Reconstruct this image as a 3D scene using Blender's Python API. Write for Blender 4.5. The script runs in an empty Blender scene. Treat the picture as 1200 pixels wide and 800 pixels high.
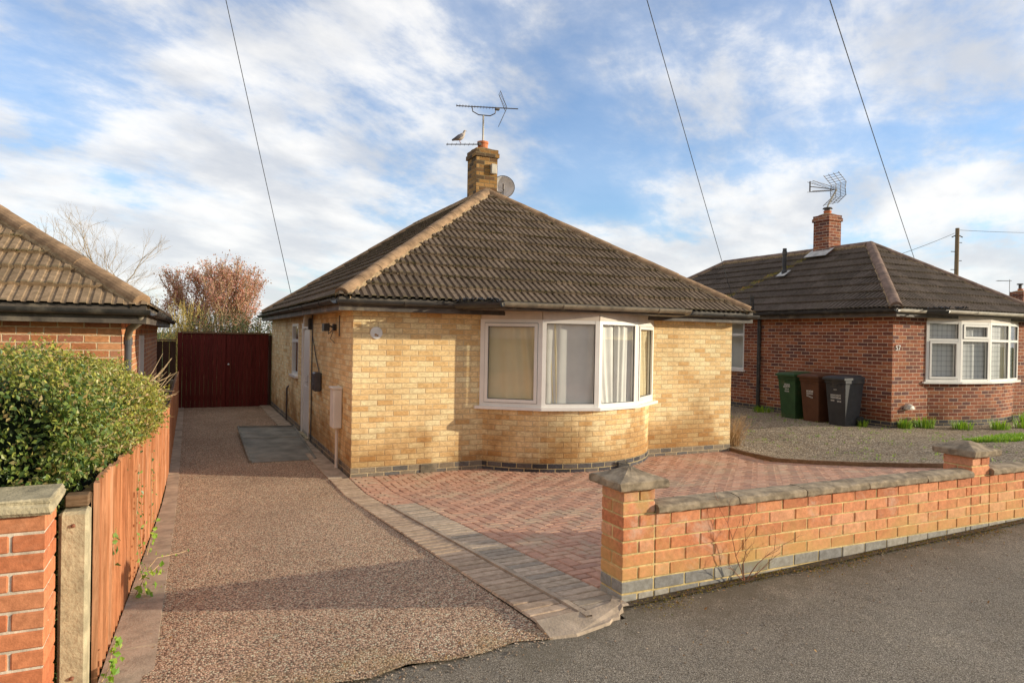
import bpy, bmesh, math, random
import numpy as np
from mathutils import Vector, Matrix
R = math.radians
random.seed(7); rng = np.random.default_rng(7)
sc = bpy.context.scene
COL = sc.collection

# ------------------------------------------------------------------ mesh helpers
class MB:
    def __init__(s): s.v = []; s.f = []; s.uv = {}; s.sm = False
    def add(s, vs, fs, uvs=None):
        o = len(s.v); s.v.extend([tuple(p) for p in vs])
        for i, f in enumerate(fs):
            if uvs is not None: s.uv[len(s.f)] = uvs[i]
            s.f.append(tuple(o + k for k in f))
    def box(s, x0, x1, y0, y1, z0, z1):
        s.add([(x0,y0,z0),(x1,y0,z0),(x1,y1,z0),(x0,y1,z0),(x0,y0,z1),(x1,y0,z1),(x1,y1,z1),(x0,y1,z1)],
              [(0,3,2,1),(4,5,6,7),(0,1,5,4),(1,2,6,5),(2,3,7,6),(3,0,4,7)])
    def obox(s, p, ex, ey, ez, a, b, c):          # oriented box: p + ex*[a0,a1] + ...
        vs = [Vector(p) + Vector(ex)*x + Vector(ey)*y + Vector(ez)*z for z in c for y in b for x in a]
        s.add(vs, [(0,2,3,1),(4,5,7,6),(0,1,5,4),(2,6,7,3),(0,4,6,2),(1,3,7,5)])
    def cbox(s, x0, x1, y0, y1, z0, z1, b=.004, jit=0):   # chamfered box
        cx, cy, cz = (x0+x1)/2, (y0+y1)/2, (z0+z1)/2
        h = ((x1-x0)/2, (y1-y0)/2, (z1-z0)/2)
        b = min(b, min(h)*.6)
        vs = []; idx = {}
        for sx in (-1,1):
            for sy in (-1,1):
                for sz in (-1,1):
                    sg = (sx,sy,sz)
                    for ax in range(3):
                        p = [sg[k]*(h[k] if k == ax else h[k]-b) for k in range(3)]
                        idx[(sg,ax)] = len(vs)
                        vs.append((cx+p[0]+random.uniform(-jit,jit), cy+p[1]+random.uniform(-jit,jit), cz+p[2]+random.uniform(-jit,jit)))
        fs = []
        for ax in range(3):
            a, c = [k for k in range(3) if k != ax]
            for sg in (-1,1):
                def S(i,j):
                    t = [0,0,0]; t[ax]=sg; t[a]=i; t[c]=j; return tuple(t)
                q = [idx[(S(i,j),ax)] for i,j in ((-1,-1),(1,-1),(1,1),(-1,1))]
                fs.append(q if (sg == 1) == (ax != 1) else q[::-1])
        for ax in range(3):               # edges along ax
            a, c = [k for k in range(3) if k != ax]
            for i in (-1,1):
                for j in (-1,1):
                    t0=[0,0,0]; t0[a]=i; t0[c]=j; t0[ax]=-1; t1=list(t0); t1[ax]=1
                    fs.append([idx[(tuple(t0),a)], idx[(tuple(t1),a)], idx[(tuple(t1),c)], idx[(tuple(t0),c)]])
        for sx in (-1,1):
            for sy in (-1,1):
                for sz in (-1,1):
                    fs.append([idx[((sx,sy,sz),k)] for k in range(3)])
        s.add(vs, fs)
    def tube(s, pts, rad, n=8, cap=True):
        pts = [Vector(p) for p in pts]
        if not isinstance(rad, (list,tuple)): rad = [rad]*len(pts)
        rings = []; up = None
        for i, p in enumerate(pts):
            d = (pts[min(i+1,len(pts)-1)] - pts[max(i-1,0)]).normalized()
            if up is None:
                up = Vector((0,0,1)) if abs(d.z) < .9 else Vector((1,0,0))
            a = d.cross(up).normalized(); up = a.cross(d).normalized()
            rings.append([p + (a*math.cos(2*math.pi*k/n) + up*math.sin(2*math.pi*k/n))*rad[i] for k in range(n)])
        vs = [q for r_ in rings for q in r_]; fs = []
        for i in range(len(pts)-1):
            for k in range(n):
                k2 = (k+1) % n
                fs.append((i*n+k, i*n+k2, (i+1)*n+k2, (i+1)*n+k))
        if cap:
            fs.append(tuple(range(n))[::-1]); fs.append(tuple((len(pts)-1)*n+k for k in range(n)))
        s.add(vs, fs)
    def lathe(s, c, prof, n=20, axis='Z'):
        vs = []; fs = []
        for r_, z in prof:
            for k in range(n):
                a = 2*math.pi*k/n
                if axis == 'Z': vs.append((c[0]+r_*math.cos(a), c[1]+r_*math.sin(a), c[2]+z))
                elif axis == 'Y': vs.append((c[0]+r_*math.cos(a), c[1]+z, c[2]+r_*math.sin(a)))
                else: vs.append((c[0]+z, c[1]+r_*math.cos(a), c[2]+r_*math.sin(a)))
        for i in range(len(prof)-1):
            for k in range(n):
                k2 = (k+1) % n
                fs.append((i*n+k, i*n+k2, (i+1)*n+k2, (i+1)*n+k))
        fs.append(tuple(range(n))[::-1]); fs.append(tuple((len(prof)-1)*n+k for k in range(n)))
        s.add(vs, fs)
    def grid(s, P, nu, nv, uv=None):        # P(i,j) -> point
        vs = [P(i,j) for j in range(nv+1) for i in range(nu+1)]
        fs = [(j*(nu+1)+i, j*(nu+1)+i+1, (j+1)*(nu+1)+i+1, (j+1)*(nu+1)+i) for j in range(nv) for i in range(nu)]
        s.add(vs, fs)
    def prism(s, poly, z0, z1):
        n = len(poly)
        s.add([(x,y,z0) for x,y in poly]+[(x,y,z1) for x,y in poly],
              [tuple(range(n))[::-1], tuple(range(n,2*n))]+[(k,(k+1)%n,n+(k+1)%n,n+k) for k in range(n)])
    def mesh(s, name, mats, origin=(0,0,0), smooth=False, recalc=True, mi=None):
        me = bpy.data.meshes.new(name)
        me.from_pydata(s.v, [], s.f)
        if recalc:
            bm = bmesh.new(); bm.from_mesh(me); bmesh.ops.recalc_face_normals(bm, faces=bm.faces); bm.to_mesh(me); bm.free()
        uvl = me.uv_layers.new(name='UVMap')
        nv = len(me.vertices); co = np.empty(nv*3); me.vertices.foreach_get('co', co); co = co.reshape(-1,3)
        nl = len(me.loops); li = np.empty(nl, dtype=np.int32); me.loops.foreach_get('vertex_index', li)
        nf = len(me.polygons); nrm = np.empty(nf*3); me.polygons.foreach_get('normal', nrm); nrm = nrm.reshape(-1,3)
        tot = np.empty(nf, dtype=np.int32); me.polygons.foreach_get('loop_total', tot)
        fl = np.repeat(np.arange(nf), tot)
        an = np.abs(nrm)[fl]; c = co[li]
        uv = np.empty((nl,2))
        hz = (an[:,2] >= an[:,0]) & (an[:,2] >= an[:,1]); xs = (~hz) & (an[:,0] > an[:,1]); ys = ~(hz | xs)
        uv[hz] = c[hz][:, :2]; uv[xs,0] = c[xs,1]; uv[xs,1] = c[xs,2]; uv[ys,0] = c[ys,0]; uv[ys,1] = c[ys,2]
        if s.uv:
            st = np.empty(nf, dtype=np.int32); me.polygons.foreach_get('loop_start', st)
            vk = {}
            for fi, us in s.uv.items():
                f = s.f[fi]; mp = {f[k]: us[k] for k in range(len(f))}
                for l in range(st[fi], st[fi]+tot[fi]): uv[l] = mp[li[l]]
        uvl.data.foreach_set('uv', uv.ravel())
        co -= np.array(origin); me.vertices.foreach_set('co', co.ravel())
        for m in (mats if isinstance(mats, (list,tuple)) else [mats]): me.materials.append(m)
        if mi is not None: me.polygons.foreach_set('material_index', mi)
        if smooth: me.polygons.foreach_set('use_smooth', [True]*nf)
        me.update()
        return me

def tag(o, label=None, cat=None, group=None, kind=None):
    for k, v in (('label',label),('category',cat),('group',group),('kind',kind)):
        if v: o[k] = v
    return o
def empty(name, loc, label, cat, group=None):
    o = bpy.data.objects.new(name, None); COL.objects.link(o); o.location = loc; o['org'] = list(loc)
    o.empty_display_size = .1
    return tag(o, label, cat, group)
def org(o):
    while o is not None:
        if 'org' in o: return tuple(o['org'])
        o = o.parent
    return (0,0,0)
def part(name, mb, m, parent, smooth=False, label=None, recalc=True, mi=None):
    og = org(parent)
    o = bpy.data.objects.new(name, mb.mesh(name, m, og, smooth, recalc, mi)); COL.objects.link(o); o.parent = parent
    if label: o['label'] = label
    return o
def single(name, mb, m, loc, label=None, cat=None, group=None, kind=None, smooth=False, recalc=True):
    o = bpy.data.objects.new(name, mb.mesh(name, m, loc, smooth, recalc)); COL.objects.link(o); o.location = loc; o['org'] = list(loc)
    return tag(o, label, cat, group, kind)

# ------------------------------------------------------------------ material helpers
class NT:
    def __init__(s, name, world=False):
        if world: s.m = bpy.data.worlds.new(name)
        else: s.m = bpy.data.materials.new(name)
        s.m.use_nodes = True; s.t = s.m.node_tree; s.n = s.t.nodes
        if not world: s.b = s.n['Principled BSDF']; s.out = s.n['Material Output']
    def set(s, sock, v):
        if isinstance(v, bpy.types.NodeSocket): s.t.links.new(v, sock)
        elif isinstance(v, (tuple,list)) and len(v) == 3 and sock.type == 'RGBA': sock.default_value = (*v,1)
        else: sock.default_value = v
    def node(s, ty, ins=None, **props):
        n = s.n.new(ty)
        for k, v in props.items(): setattr(n, k, v)
        for k, v in (ins or {}).items(): s.set(n.inputs[k], v)
        return n
    def math(s, op, a, b=0, c=0, clamp=False):
        n = s.n.new('ShaderNodeMath'); n.operation = op; n.use_clamp = clamp
        s.set(n.inputs[0], a); s.set(n.inputs[1], b)
        if len(n.inputs) > 2: s.set(n.inputs[2], c)
        return n.outputs[0]
    def mix(s, f, a, b, mode='MIX'):
        n = s.n.new('ShaderNodeMix'); n.data_type = 'RGBA'; n.blend_type = mode
        s.set(n.inputs[0], f); s.set(n.inputs[6], a); s.set(n.inputs[7], b); return n.outputs[2]
    def ramp(s, f, stops, interp='LINEAR'):
        n = s.n.new('ShaderNodeValToRGB'); n.color_ramp.interpolation = interp
        e = n.color_ramp.elements
        while len(e) < len(stops): e.new(.5)
        for i, (p, c) in enumerate(stops):
            e[i].position = p; e[i].color = (*c,1) if isinstance(c,(tuple,list)) else (c,c,c,1)
        s.set(n.inputs[0], f); return n.outputs[0]
    def noise(s, vec, scale, detail=3, rough=.55, dist=0, out=0):
        n = s.node('ShaderNodeTexNoise'); 
        if vec is not None: s.set(n.inputs['Vector'], vec)
        n.inputs['Scale'].default_value = scale; n.inputs['Detail'].default_value = detail
        n.inputs['Roughness'].default_value = rough; n.inputs['Distortion'].default_value = dist
        return n.outputs[out]
    def step(s, v, a, b):
        n = s.n.new('ShaderNodeMapRange'); n.interpolation_type = 'SMOOTHSTEP'; n.clamp = True
        s.set(n.inputs[0], v); n.inputs[1].default_value = a; n.inputs[2].default_value = b
        return n.outputs[0]
    def pos(s): return s.n.new('ShaderNodeNewGeometry').outputs['Position']
    def isl(s): return s.n.new('ShaderNodeNewGeometry').outputs['Random Per Island']
    def uv(s): return s.n.new('ShaderNodeTexCoord').outputs['UV']
    def sep(s, v): n = s.n.new('ShaderNodeSeparateXYZ'); s.set(n.inputs[0], v); return n.outputs
    def comb(s, x, y, z=0): n = s.n.new('ShaderNodeCombineXYZ'); s.set(n.inputs[0],x); s.set(n.inputs[1],y); s.set(n.inputs[2],z); return n.outputs[0]
    def bump(s, h, strength=.5, dist=.01, nrm=None):
        n = s.node('ShaderNodeBump', {'Height':h, 'Strength':strength, 'Distance':dist})
        if nrm is not None: s.set(n.inputs['Normal'], nrm)
        return n.outputs[0]
    def fin(s, col=None, rough=.8, nrm=None, spec=.3, metal=0):
        if col is not None: s.set(s.b.inputs['Base Color'], col)
        s.set(s.b.inputs['Roughness'], rough); s.b.inputs['Specular IOR Level'].default_value = spec
        s.b.inputs['Metallic'].default_value = metal
        if nrm is not None: s.set(s.b.inputs['Normal'], nrm)
        return s.m
GK = 1.4
def G_(c, k=None): return tuple(min(.92, x*(k or GK)) for x in c)
def scale_c(c, k): return tuple(min(1, x*k) for x in c)

def M_plain(name, col, rough=.6, var=.25, scale=8, bump=.2, dist=.004, spec=.3, metal=0, dirt=None, fine=60):
    if max(col) < .55: col = G_(col)
    if dirt: dirt = G_(dirt)
    t = NT(name); p = t.pos()
    n1 = t.noise(p, scale, 5, .6); n2 = t.noise(p, fine, 3, .6)
    c = t.mix(t.step(n1, .3, .7), scale_c(col, 1-var), scale_c(col, 1+var*.6))
    if dirt: c = t.mix(t.math('MULTIPLY', t.step(t.noise(p, scale*.45, 6, .7), .5, .72), .75), c, dirt)
    return t.fin(c, rough, t.bump(n2, bump, dist) if bump else None, spec, metal)

def M_brick(name, cols, mortar, stain_shade=None, bw=.225, bh=.075, mj=.0105, rough=.85, lowz=None):
    cols = [G_(c) for c in cols]; mortar = G_(mortar)
    if name == 'buff_brick': cols = [G_(c, 1.08) for c in cols]
    t = NT(name); u = t.sep(t.uv()); p = t.pos(); pz = t.sep(p)
    row = t.math('FLOOR', t.math('DIVIDE', u[1], bh)); fv = t.math('FRACT', t.math('DIVIDE', u[1], bh))
    uu = t.math('ADD', t.math('DIVIDE', u[0], bw), t.math('MULTIPLY', t.math('FLOORED_MODULO', row, 2), .5))
    fl = t.math('FLOOR', uu); fu = t.math('FRACT', uu)
    wn = t.node('ShaderNodeTexWhiteNoise', {'Vector': t.comb(fl, row, 3.3)}, noise_dimensions='3D')
    rnd = wn.outputs['Value']
    n_e = t.noise(p, 45, 2)
    wob = t.math('MULTIPLY', t.math('SUBTRACT', n_e, .5), .012)
    dx = t.math('MULTIPLY', t.math('MINIMUM', fu, t.math('SUBTRACT', 1, fu)), bw)
    dy = t.math('MULTIPLY', t.math('MINIMUM', fv, t.math('SUBTRACT', 1, fv)), bh)
    d = t.math('ADD', t.math('MINIMUM', dx, dy), wob)
    mask = t.step(d, mj*.35, mj*.8)
    k = len(cols)
    rc = t.ramp(rnd, [(i/k, c) for i, c in enumerate(cols)], 'CONSTANT')
    fine = t.noise(t.comb(t.math('MULTIPLY',u[0],1), t.math('MULTIPLY',u[1],2.2), rnd), 22, 5, .7)
    rc = t.mix(.55, rc, t.mix(fine, scale_c(cols[0], .55), scale_c(cols[1], 1.25)), 'MIX') if False else t.mix(t.step(fine,.25,.8), t.mix(1, rc, (.72,.66,.6), 'MULTIPLY'), t.mix(1, rc, (1.18,1.16,1.12), 'MULTIPLY'))
    big = t.noise(p, 1.1, 5, .65)
    c = t.mix(mask, t.mix(t.noise(p, 9, 3), scale_c(mortar,.75), scale_c(mortar,1.15)), rc)
    c = t.mix(t.math('MULTIPLY', t.step(big, .40, .68), .5), c, t.mix(1, c, (.62,.55,.48), 'MULTIPLY'))
    if stain_shade:   # damp/dirt rising from the ground; the noise also paints dappled shadow on the bay
        zz = t.math('ADD', pz[2], t.math('MULTIPLY', t.math('SUBTRACT', t.noise(p, 1.3, 4, .58), .5), 2.6))
        s_ = t.math('MULTIPLY', t.math('SUBTRACT', 1, t.step(zz, stain_shade[1], stain_shade[2])), stain_shade[3])
        c = t.mix(s_, c, t.mix(1, c, stain_shade[0], 'MULTIPLY'))
    h = t.math('ADD', mask, t.math('MULTIPLY', fine, .35))
    h = t.math('ADD', h, t.math('MULTIPLY', rnd, .25))
    return t.fin(c, rough, t.bump(h, .8, .005), .2)

def M_island(name, cols, rough=.85, fine=28, vmul=.3, moss=None, bump=.6, eff=None, dist=.003, zm=None):
    cols = [G_(c, 1.25) for c in cols]
    t = NT(name); p = t.pos(); r_ = t.isl()
    k = len(cols); c = t.ramp(r_, [(i/k, q) for i, q in enumerate(cols)], 'CONSTANT')
    n = t.noise(p, fine, 5, .7); n2 = t.noise(p, 1.6, 5, .65)
    c = t.mix(t.step(n,.25,.8), t.mix(1, c, (1-vmul,1-vmul*1.1,1-vmul*1.2), 'MULTIPLY'), t.mix(1, c, (1+vmul*.5,)*3, 'MULTIPLY'))
    if eff: c = t.mix(t.math('MULTIPLY', t.step(t.noise(p, 2.6, 6, .75, .6), .52, .75), eff[1]), c, eff[0])
    if moss:
        m_ = t.step(t.math('ADD', n2, t.math('MULTIPLY', t.noise(p, 14, 4), .35)), moss[1], moss[1]+.15)
        c = t.mix(t.math('MULTIPLY', m_, moss[2]), c, moss[0])
    if zm:
        z_ = t.math('ADD', t.sep(p)[2], t.math('MULTIPLY', t.math('SUBTRACT', t.noise(p, 1.3, 6, .7), .5), .9))
        c = t.mix(t.math('MULTIPLY', t.math('SUBTRACT', 1, t.step(z_, zm[1], zm[2])), zm[3]), c, zm[0])
    return t.fin(c, rough, t.bump(t.noise(p, fine*4, 4, .7), bump, dist), .25)

def M_tile(name, base, moss, dark=.55, mk=.6):
    base = G_(base, 1.5); moss = G_(moss)
    t = NT(name); p = t.pos(); u = t.sep(t.uv())
    id_ = t.comb(t.math('FLOOR', t.math('DIVIDE', u[0], .315)), t.math('FLOOR', t.math('DIVIDE', u[1], .33)), 1.7)
    r_ = t.node('ShaderNodeTexWhiteNoise', {'Vector': id_}, noise_dimensions='3D').outputs['Value']
    n = t.noise(p, 14, 6, .7); n2 = t.noise(p, 90, 3, .6); big = t.noise(p, 1.2, 5, .65)
    c = t.mix(r_, scale_c(base, .8), scale_c(base, 1.2))
    c = t.mix(t.step(n, .35, .75), t.mix(1, c, (dark,dark,dark*.95), 'MULTIPLY'), c)
    fv = t.math('FRACT', t.math('DIVIDE', u[1], .33))
    edge = t.math('SUBTRACT', 1, t.step(fv, .03, .2))
    mm = t.math('ADD', t.math('MULTIPLY', edge, .22), t.math('ADD', t.noise(p, 7, 5, .7), t.math('MULTIPLY', big, .4)))
    c = t.mix(t.math('MULTIPLY', t.step(mm, .78, .95), mk), c, moss)
    lich = t.step(t.noise(p, 38, 3, .5), .7, .78)
    c = t.mix(t.math('MULTIPLY', lich, .5), c, (.42,.38,.28))
    return t.fin(c, .93, t.bump(t.math('ADD', n, t.math('MULTIPLY', n2, .6)), .6, .006), .15)

def M_agg(name, cols, scale=130, bd=.006, patch=None, speck=1.0, rough=.9, strength=1.0, k_=2.0, edge=None, tracks=None):   # aggregate: chips of stone in binder
    cols = [G_(c, k_) for c in cols]
    t = NT(name); p = t.pos()
    v = t.node('ShaderNodeTexVoronoi', {'Vector': p, 'Scale': scale, 'Randomness': 1.0})
    k = len(cols); rr = t.sep(v.outputs['Color'])[0]
    c = t.ramp(rr, [(i/k, q) for i, q in enumerate(cols)], 'CONSTANT')
    d = v.outputs['Distance']
    c = t.mix(t.step(d, .38, .8), c, t.mix(1, c, (.45,.42,.40), 'MULTIPLY'))
    b1 = t.noise(p, .9, 6, .65); b2 = t.noise(p, 7, 5, .7)
    c = t.mix(t.math('MULTIPLY', t.step(b1, .38, .7), .45), c, t.mix(1, c, (.6,.58,.56), 'MULTIPLY'))
    c = t.mix(t.math('MULTIPLY', t.step(b2, .45, .75), .3), c, t.mix(1, c, (1.35,1.3,1.2), 'MULTIPLY'))
    if tracks:
        sx = t.sep(p)[0]
        w1 = t.math('SUBTRACT', 1, t.step(t.math('ABSOLUTE', t.math('SUBTRACT', sx, tracks[0])), .05, .32)); w2 = t.math('SUBTRACT', 1, t.step(t.math('ABSOLUTE', t.math('SUBTRACT', sx, tracks[1])), .05, .32))
        c = t.mix(t.math('MULTIPLY', t.math('MAXIMUM', w1, w2), t.math('MULTIPLY', t.step(b2, .3, .7), .30)), c, t.mix(1, c, (1.35,1.33,1.28), 'MULTIPLY'))
        st = t.step(t.noise(p, 1.6, 6, .7, .8), .60, .70); c = t.mix(t.math('MULTIPLY', st, .45), c, t.mix(1, c, (.55,.5,.47), 'MULTIPLY'))
    if edge:
        e_ = t.math('ADD', t.math('MULTIPLY', t.sep(p)[1], -1), t.math('MULTIPLY', t.math('SUBTRACT', t.noise(p, 3.5, 7, .75), .5), 1.6))
        c = t.mix(t.math('MULTIPLY', t.step(e_, edge[1], edge[2]), edge[3]), c, edge[0])
    if patch: c = t.mix(t.math('MULTIPLY', t.step(t.noise(p, 2.3, 6, .75), patch[1], patch[1]+.08), patch[2]), c, patch[0])
    h = t.math('ADD', t.math('SUBTRACT', 1, d), t.math('MULTIPLY', rr, .8))
    h = t.math('ADD', h, t.math('MULTIPLY', b2, 1.2))
    return t.fin(c, rough, t.bump(h, strength, bd), .2)

def M_leaf(name, cols, rough=.45, trans=.25, spec=.4):
    cols = [G_(c, 1.5) for c in cols]
    t = NT(name); r_ = t.isl(); k = len(cols)
    c = t.ramp(r_, [(i/max(1,k-1), q) for i, q in enumerate(cols)])
    c = t.mix(t.step(t.noise(t.pos(), 2.2, 4), .35, .65), t.mix(1, c, (.72,.78,.75), 'MULTIPLY'), c)
    t.fin(c, rough, None, spec)
    tr = t.node('ShaderNodeBsdfTranslucent', {'Color': t.mix(1, c, (1.1,1.2,.6), 'MULTIPLY')})
    mx = t.node('ShaderNodeMixShader', {0: trans, 1: t.b.outputs[0], 2: tr.outputs[0]})
    t.t.links.new(mx.outputs[0], t.out.inputs[0]); return t.m

def M_glass(name):
    t = NT(name); t.n.remove(t.b)
    ge = t.n.new('ShaderNodeNewGeometry'); dt = t.node('ShaderNodeVectorMath', {0: ge.outputs['Incoming'], 1: ge.outputs['Normal']}, operation='DOT_PRODUCT')
    fr_ = t.math('POWER', t.math('SUBTRACT', 1, t.math('ABSOLUTE', dt.outputs['Value']), clamp=True), 4.2)
    fr_ = t.math('ADD', .035, t.math('MULTIPLY', fr_, .8))
    gl = t.node('ShaderNodeBsdfGlossy', {'Color': (.95,.97,1), 'Roughness': .015})
    tr = t.node('ShaderNodeBsdfTransparent', {'Color': (.98,.985,.98)})
    f = fr_
    mx = t.node('ShaderNodeMixShader', {0: f, 1: tr.outputs[0], 2: gl.outputs[0]})
    t.t.links.new(mx.outputs[0], t.out.inputs[0]); return t.m

def M_cloth(name, col, sheer=0, check=False):
    t = NT(name); p = t.pos(); c = t.mix(t.noise(p, 3, 3), scale_c(col,.8), scale_c(col,1.1))
    if check:
        u = t.sep(t.uv()); a = t.step(t.math('SINE', t.math('MULTIPLY', u[0], 60)), .5, .8); b = t.step(t.math('SINE', t.math('MULTIPLY', u[1], 60)), .5, .8)
        c = t.mix(t.math('MULTIPLY', t.math('ADD', a, b), .3), c, t.mix(1, c, (.45,.45,.48), 'MULTIPLY'))
    t.fin(c, .9, None, .1)
    tr = t.node('ShaderNodeBsdfTranslucent', {'Color': c})
    mx = t.node('ShaderNodeMixShader', {0: .2, 1: t.b.outputs[0], 2: tr.outputs[0]})
    t.t.links.new(mx.outputs[0], t.out.inputs[0]); return t.m

BUFF = [(.60,.455,.25),(.64,.51,.30),(.58,.435,.23),(.66,.53,.33),(.61,.465,.26),(.53,.37,.18),(.65,.515,.31),(.57,.42,.22),(.63,.49,.28),(.49,.32,.145),(.62,.48,.27),(.60,.45,.24),(.55,.39,.195)]
RED  = [(.22,.075,.04),(.26,.095,.05),(.18,.06,.038),(.29,.12,.06),(.14,.055,.04),(.25,.085,.045),(.11,.05,.045),(.28,.10,.052),(.20,.07,.042)]
REDL = [(.44,.19,.09),(.49,.24,.12),(.39,.16,.075),(.36,.17,.10),(.47,.22,.105),(.33,.14,.085),(.45,.20,.095)]
m_buff = M_brick('buff_brick', BUFF, (.50,.375,.22), stain_shade=((.52,.41,.31), .1, .85, .9))
m_red  = M_brick('red_brick', RED, (.46,.34,.25), stain_shade=((.6,.6,.55), .1, .7, .6))
m_redl = M_brick('orange_red_brick', REDL, (.55,.42,.27))
m_blue = M_brick('blue_brick', [(.055,.055,.065),(.08,.078,.085),(.045,.045,.05),(.11,.10,.095),(.07,.07,.08)], (.36,.29,.16))
m_bluew = M_brick('weathered_blue_brick', [(.17,.15,.12),(.13,.125,.12),(.20,.17,.13),(.11,.11,.11)], (.40,.32,.2))
m_chim = M_brick('sooty_buff_brick', [(.23,.125,.045),(.30,.17,.06),(.14,.08,.04),(.34,.20,.08),(.09,.06,.035)], (.2,.15,.08))
m_tile = M_tile('brown_concrete_tile', (.155,.112,.08), (.10,.08,.03))
m_tile_r = M_tile('dark_concrete_tile', (.125,.096,.077), (.10,.075,.035), mk=.4)
m_tile_l = M_tile('buff_concrete_tile', (.27,.185,.115), (.085,.07,.035), mk=.6)
m_hip = M_plain('clay_ridge_tile', (.26,.165,.095), .9, .4, 6, .5, .005, .15, dirt=(.16,.11,.07))
m_hipd = M_plain('dark_ridge_tile', (.185,.125,.095), .9, .35, 6, .5, .005, .15, dirt=(.10,.075,.055))
m_mort = M_plain('ridge_mortar', (.27,.19,.11), .95, .35, 20, .7, .01, .1)
m_gut = M_plain('black_gutter', (.028,.026,.025), .45, .3, 6, .1, .002, .4, dirt=(.11,.095,.075))
m_gutg = M_plain('weathered_grey_gutter', (.17,.14,.10), .5, .35, 7, .1, .002, .3, dirt=(.05,.045,.04))
m_gutw = M_plain('dirty_white_gutter', (.62,.56,.46), .5, .2, 5, .1, .002, .3, dirt=(.25,.21,.16))
m_fas = M_plain('fascia_board', (.075,.062,.052), .6, .4, 5, .2, .002, .3, dirt=(.22,.18,.13))
m_sof = M_plain('soffit_board', (.30,.24,.18), .7, .2, 4, 0)
m_upvc = M_plain('white_upvc', (.86,.82,.76), .32, .05, 3, 0, spec=.45)
m_trim = M_plain('black_seal', (.03,.03,.03), .6, .1, 5, 0)
m_pink = M_plain('head_board', (.70,.60,.50), .6, .12, 4, .1, .001)
m_glass = M_glass('window_glass')
m_curt = M_cloth('cream_curtain', (.92,.80,.52))
m_net = M_cloth('grey_net_curtain', (.92,.90,.84))
m_netc = M_cloth('checked_net_curtain', (.80,.80,.78), check=True)
m_dark = M_plain('dark_interior', (.05,.045,.04), .9, .1, 3, 0)
m_conc = M_plain('weathered_concrete', (.36,.30,.19), .93, .3, 9, .9, .006, .15, dirt=(.12,.11,.08))
m_concp = M_plain('concrete_edging', (.33,.255,.185), .93, .25, 7, .8, .005, .15, dirt=(.15,.12,.09))
m_cope = M_plain('mossy_coping_stone', (.26,.20,.135), .95, .4, 13, .6, .004, .1, dirt=(.10,.075,.05))
m_gb = M_island('orange_wall_brick', [(.60,.225,.105),(.65,.27,.13),(.56,.20,.09),(.67,.31,.17),(.62,.25,.12),(.52,.19,.09)], moss=((.50,.36,.11),.74,.5), eff=((.74,.56,.42),.75), zm=((.64,.43,.14),.46,.84,.55))
m_gbl = M_island('deep_red_wall_brick', [(.50,.17,.075),(.55,.20,.09),(.46,.15,.065),(.53,.21,.10)], moss=((.30,.22,.08),.9,.4), eff=((.62,.36,.22),.4))
m_gbb = M_island('blue_base_brick', [(.27,.255,.225),(.31,.29,.25),(.34,.31,.26),(.23,.22,.205)], moss=((.25,.21,.10),.75,.6))
m_mor = M_plain('yellowed_mortar', (.52,.39,.18), .95, .3, 12, .8, .004, .1, dirt=(.34,.28,.12))
m_morl = M_plain('pale_mortar', (.50,.42,.32), .95, .25, 14, .8, .004, .1)
m_pav = M_island('red_block_paver', [(.46,.255,.175),(.48,.27,.185),(.43,.24,.165),(.50,.305,.21),(.46,.26,.18),(.39,.23,.165),(.48,.295,.205)], moss=((.50,.38,.26),.68,.7), vmul=.25, fine=20)
m_pavg = M_island('grey_block_paver', [(.42,.33,.24),(.36,.29,.22),(.46,.36,.265),(.32,.265,.205)], moss=((.2,.16,.1),.85,.5), vmul=.35, fine=20)
m_pavb = M_island('brown_block_paver', [(.42,.31,.215),(.37,.27,.19),(.46,.34,.24)], moss=((.2,.16,.1),.85,.5), vmul=.35, fine=20)
m_joint = M_plain('jointing_sand', (.09,.07,.05), .98, .3, 20, .5, .004, .1)
m_drive = M_agg('red_chip_tarmac', [(.37,.235,.155),(.43,.285,.19),(.29,.18,.12),(.50,.35,.245),(.18,.115,.08),(.39,.255,.17),(.60,.45,.32),(.13,.09,.065)], 108, .011, patch=((.5,.34,.17),.72,.35), k_=1.85, edge=((.38,.27,.12),5.75,6.3,.55), tracks=(-1.75,-.65))
m_asph = M_agg('grey_asphalt', [(.135,.116,.090),(.155,.133,.102),(.12,.102,.080),(.18,.155,.122),(.14,.120,.093),(.10,.086,.068),(.23,.20,.16)], 190, .005, patch=((.20,.165,.12),.60,.35), strength=.7, tracks=(1.4,9.0), k_=2.0, edge=((.15,.125,.085),6.35,5.85,.7))
m_road = M_agg('road_asphalt', [(.06,.058,.055),(.08,.075,.07),(.045,.045,.045),(.10,.095,.09)], 120, .008)
m_grav = M_agg('weedy_grey_gravel', [(.28,.22,.15),(.22,.17,.115),(.34,.275,.195),(.16,.125,.085),(.25,.19,.13),(.40,.33,.24)], 42, .03, patch=((.11,.13,.04),.62,.6), k_=1.9)
m_soil = M_plain('soil', (.07,.055,.035), .97, .4, 5, 1, .02, .1, dirt=(.05,.06,.02))
m_turf = M_plain('turf', (.07,.10,.03), .97, .4, 3, 1, .02, .1, dirt=(.09,.08,.03))
m_fence = None
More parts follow.
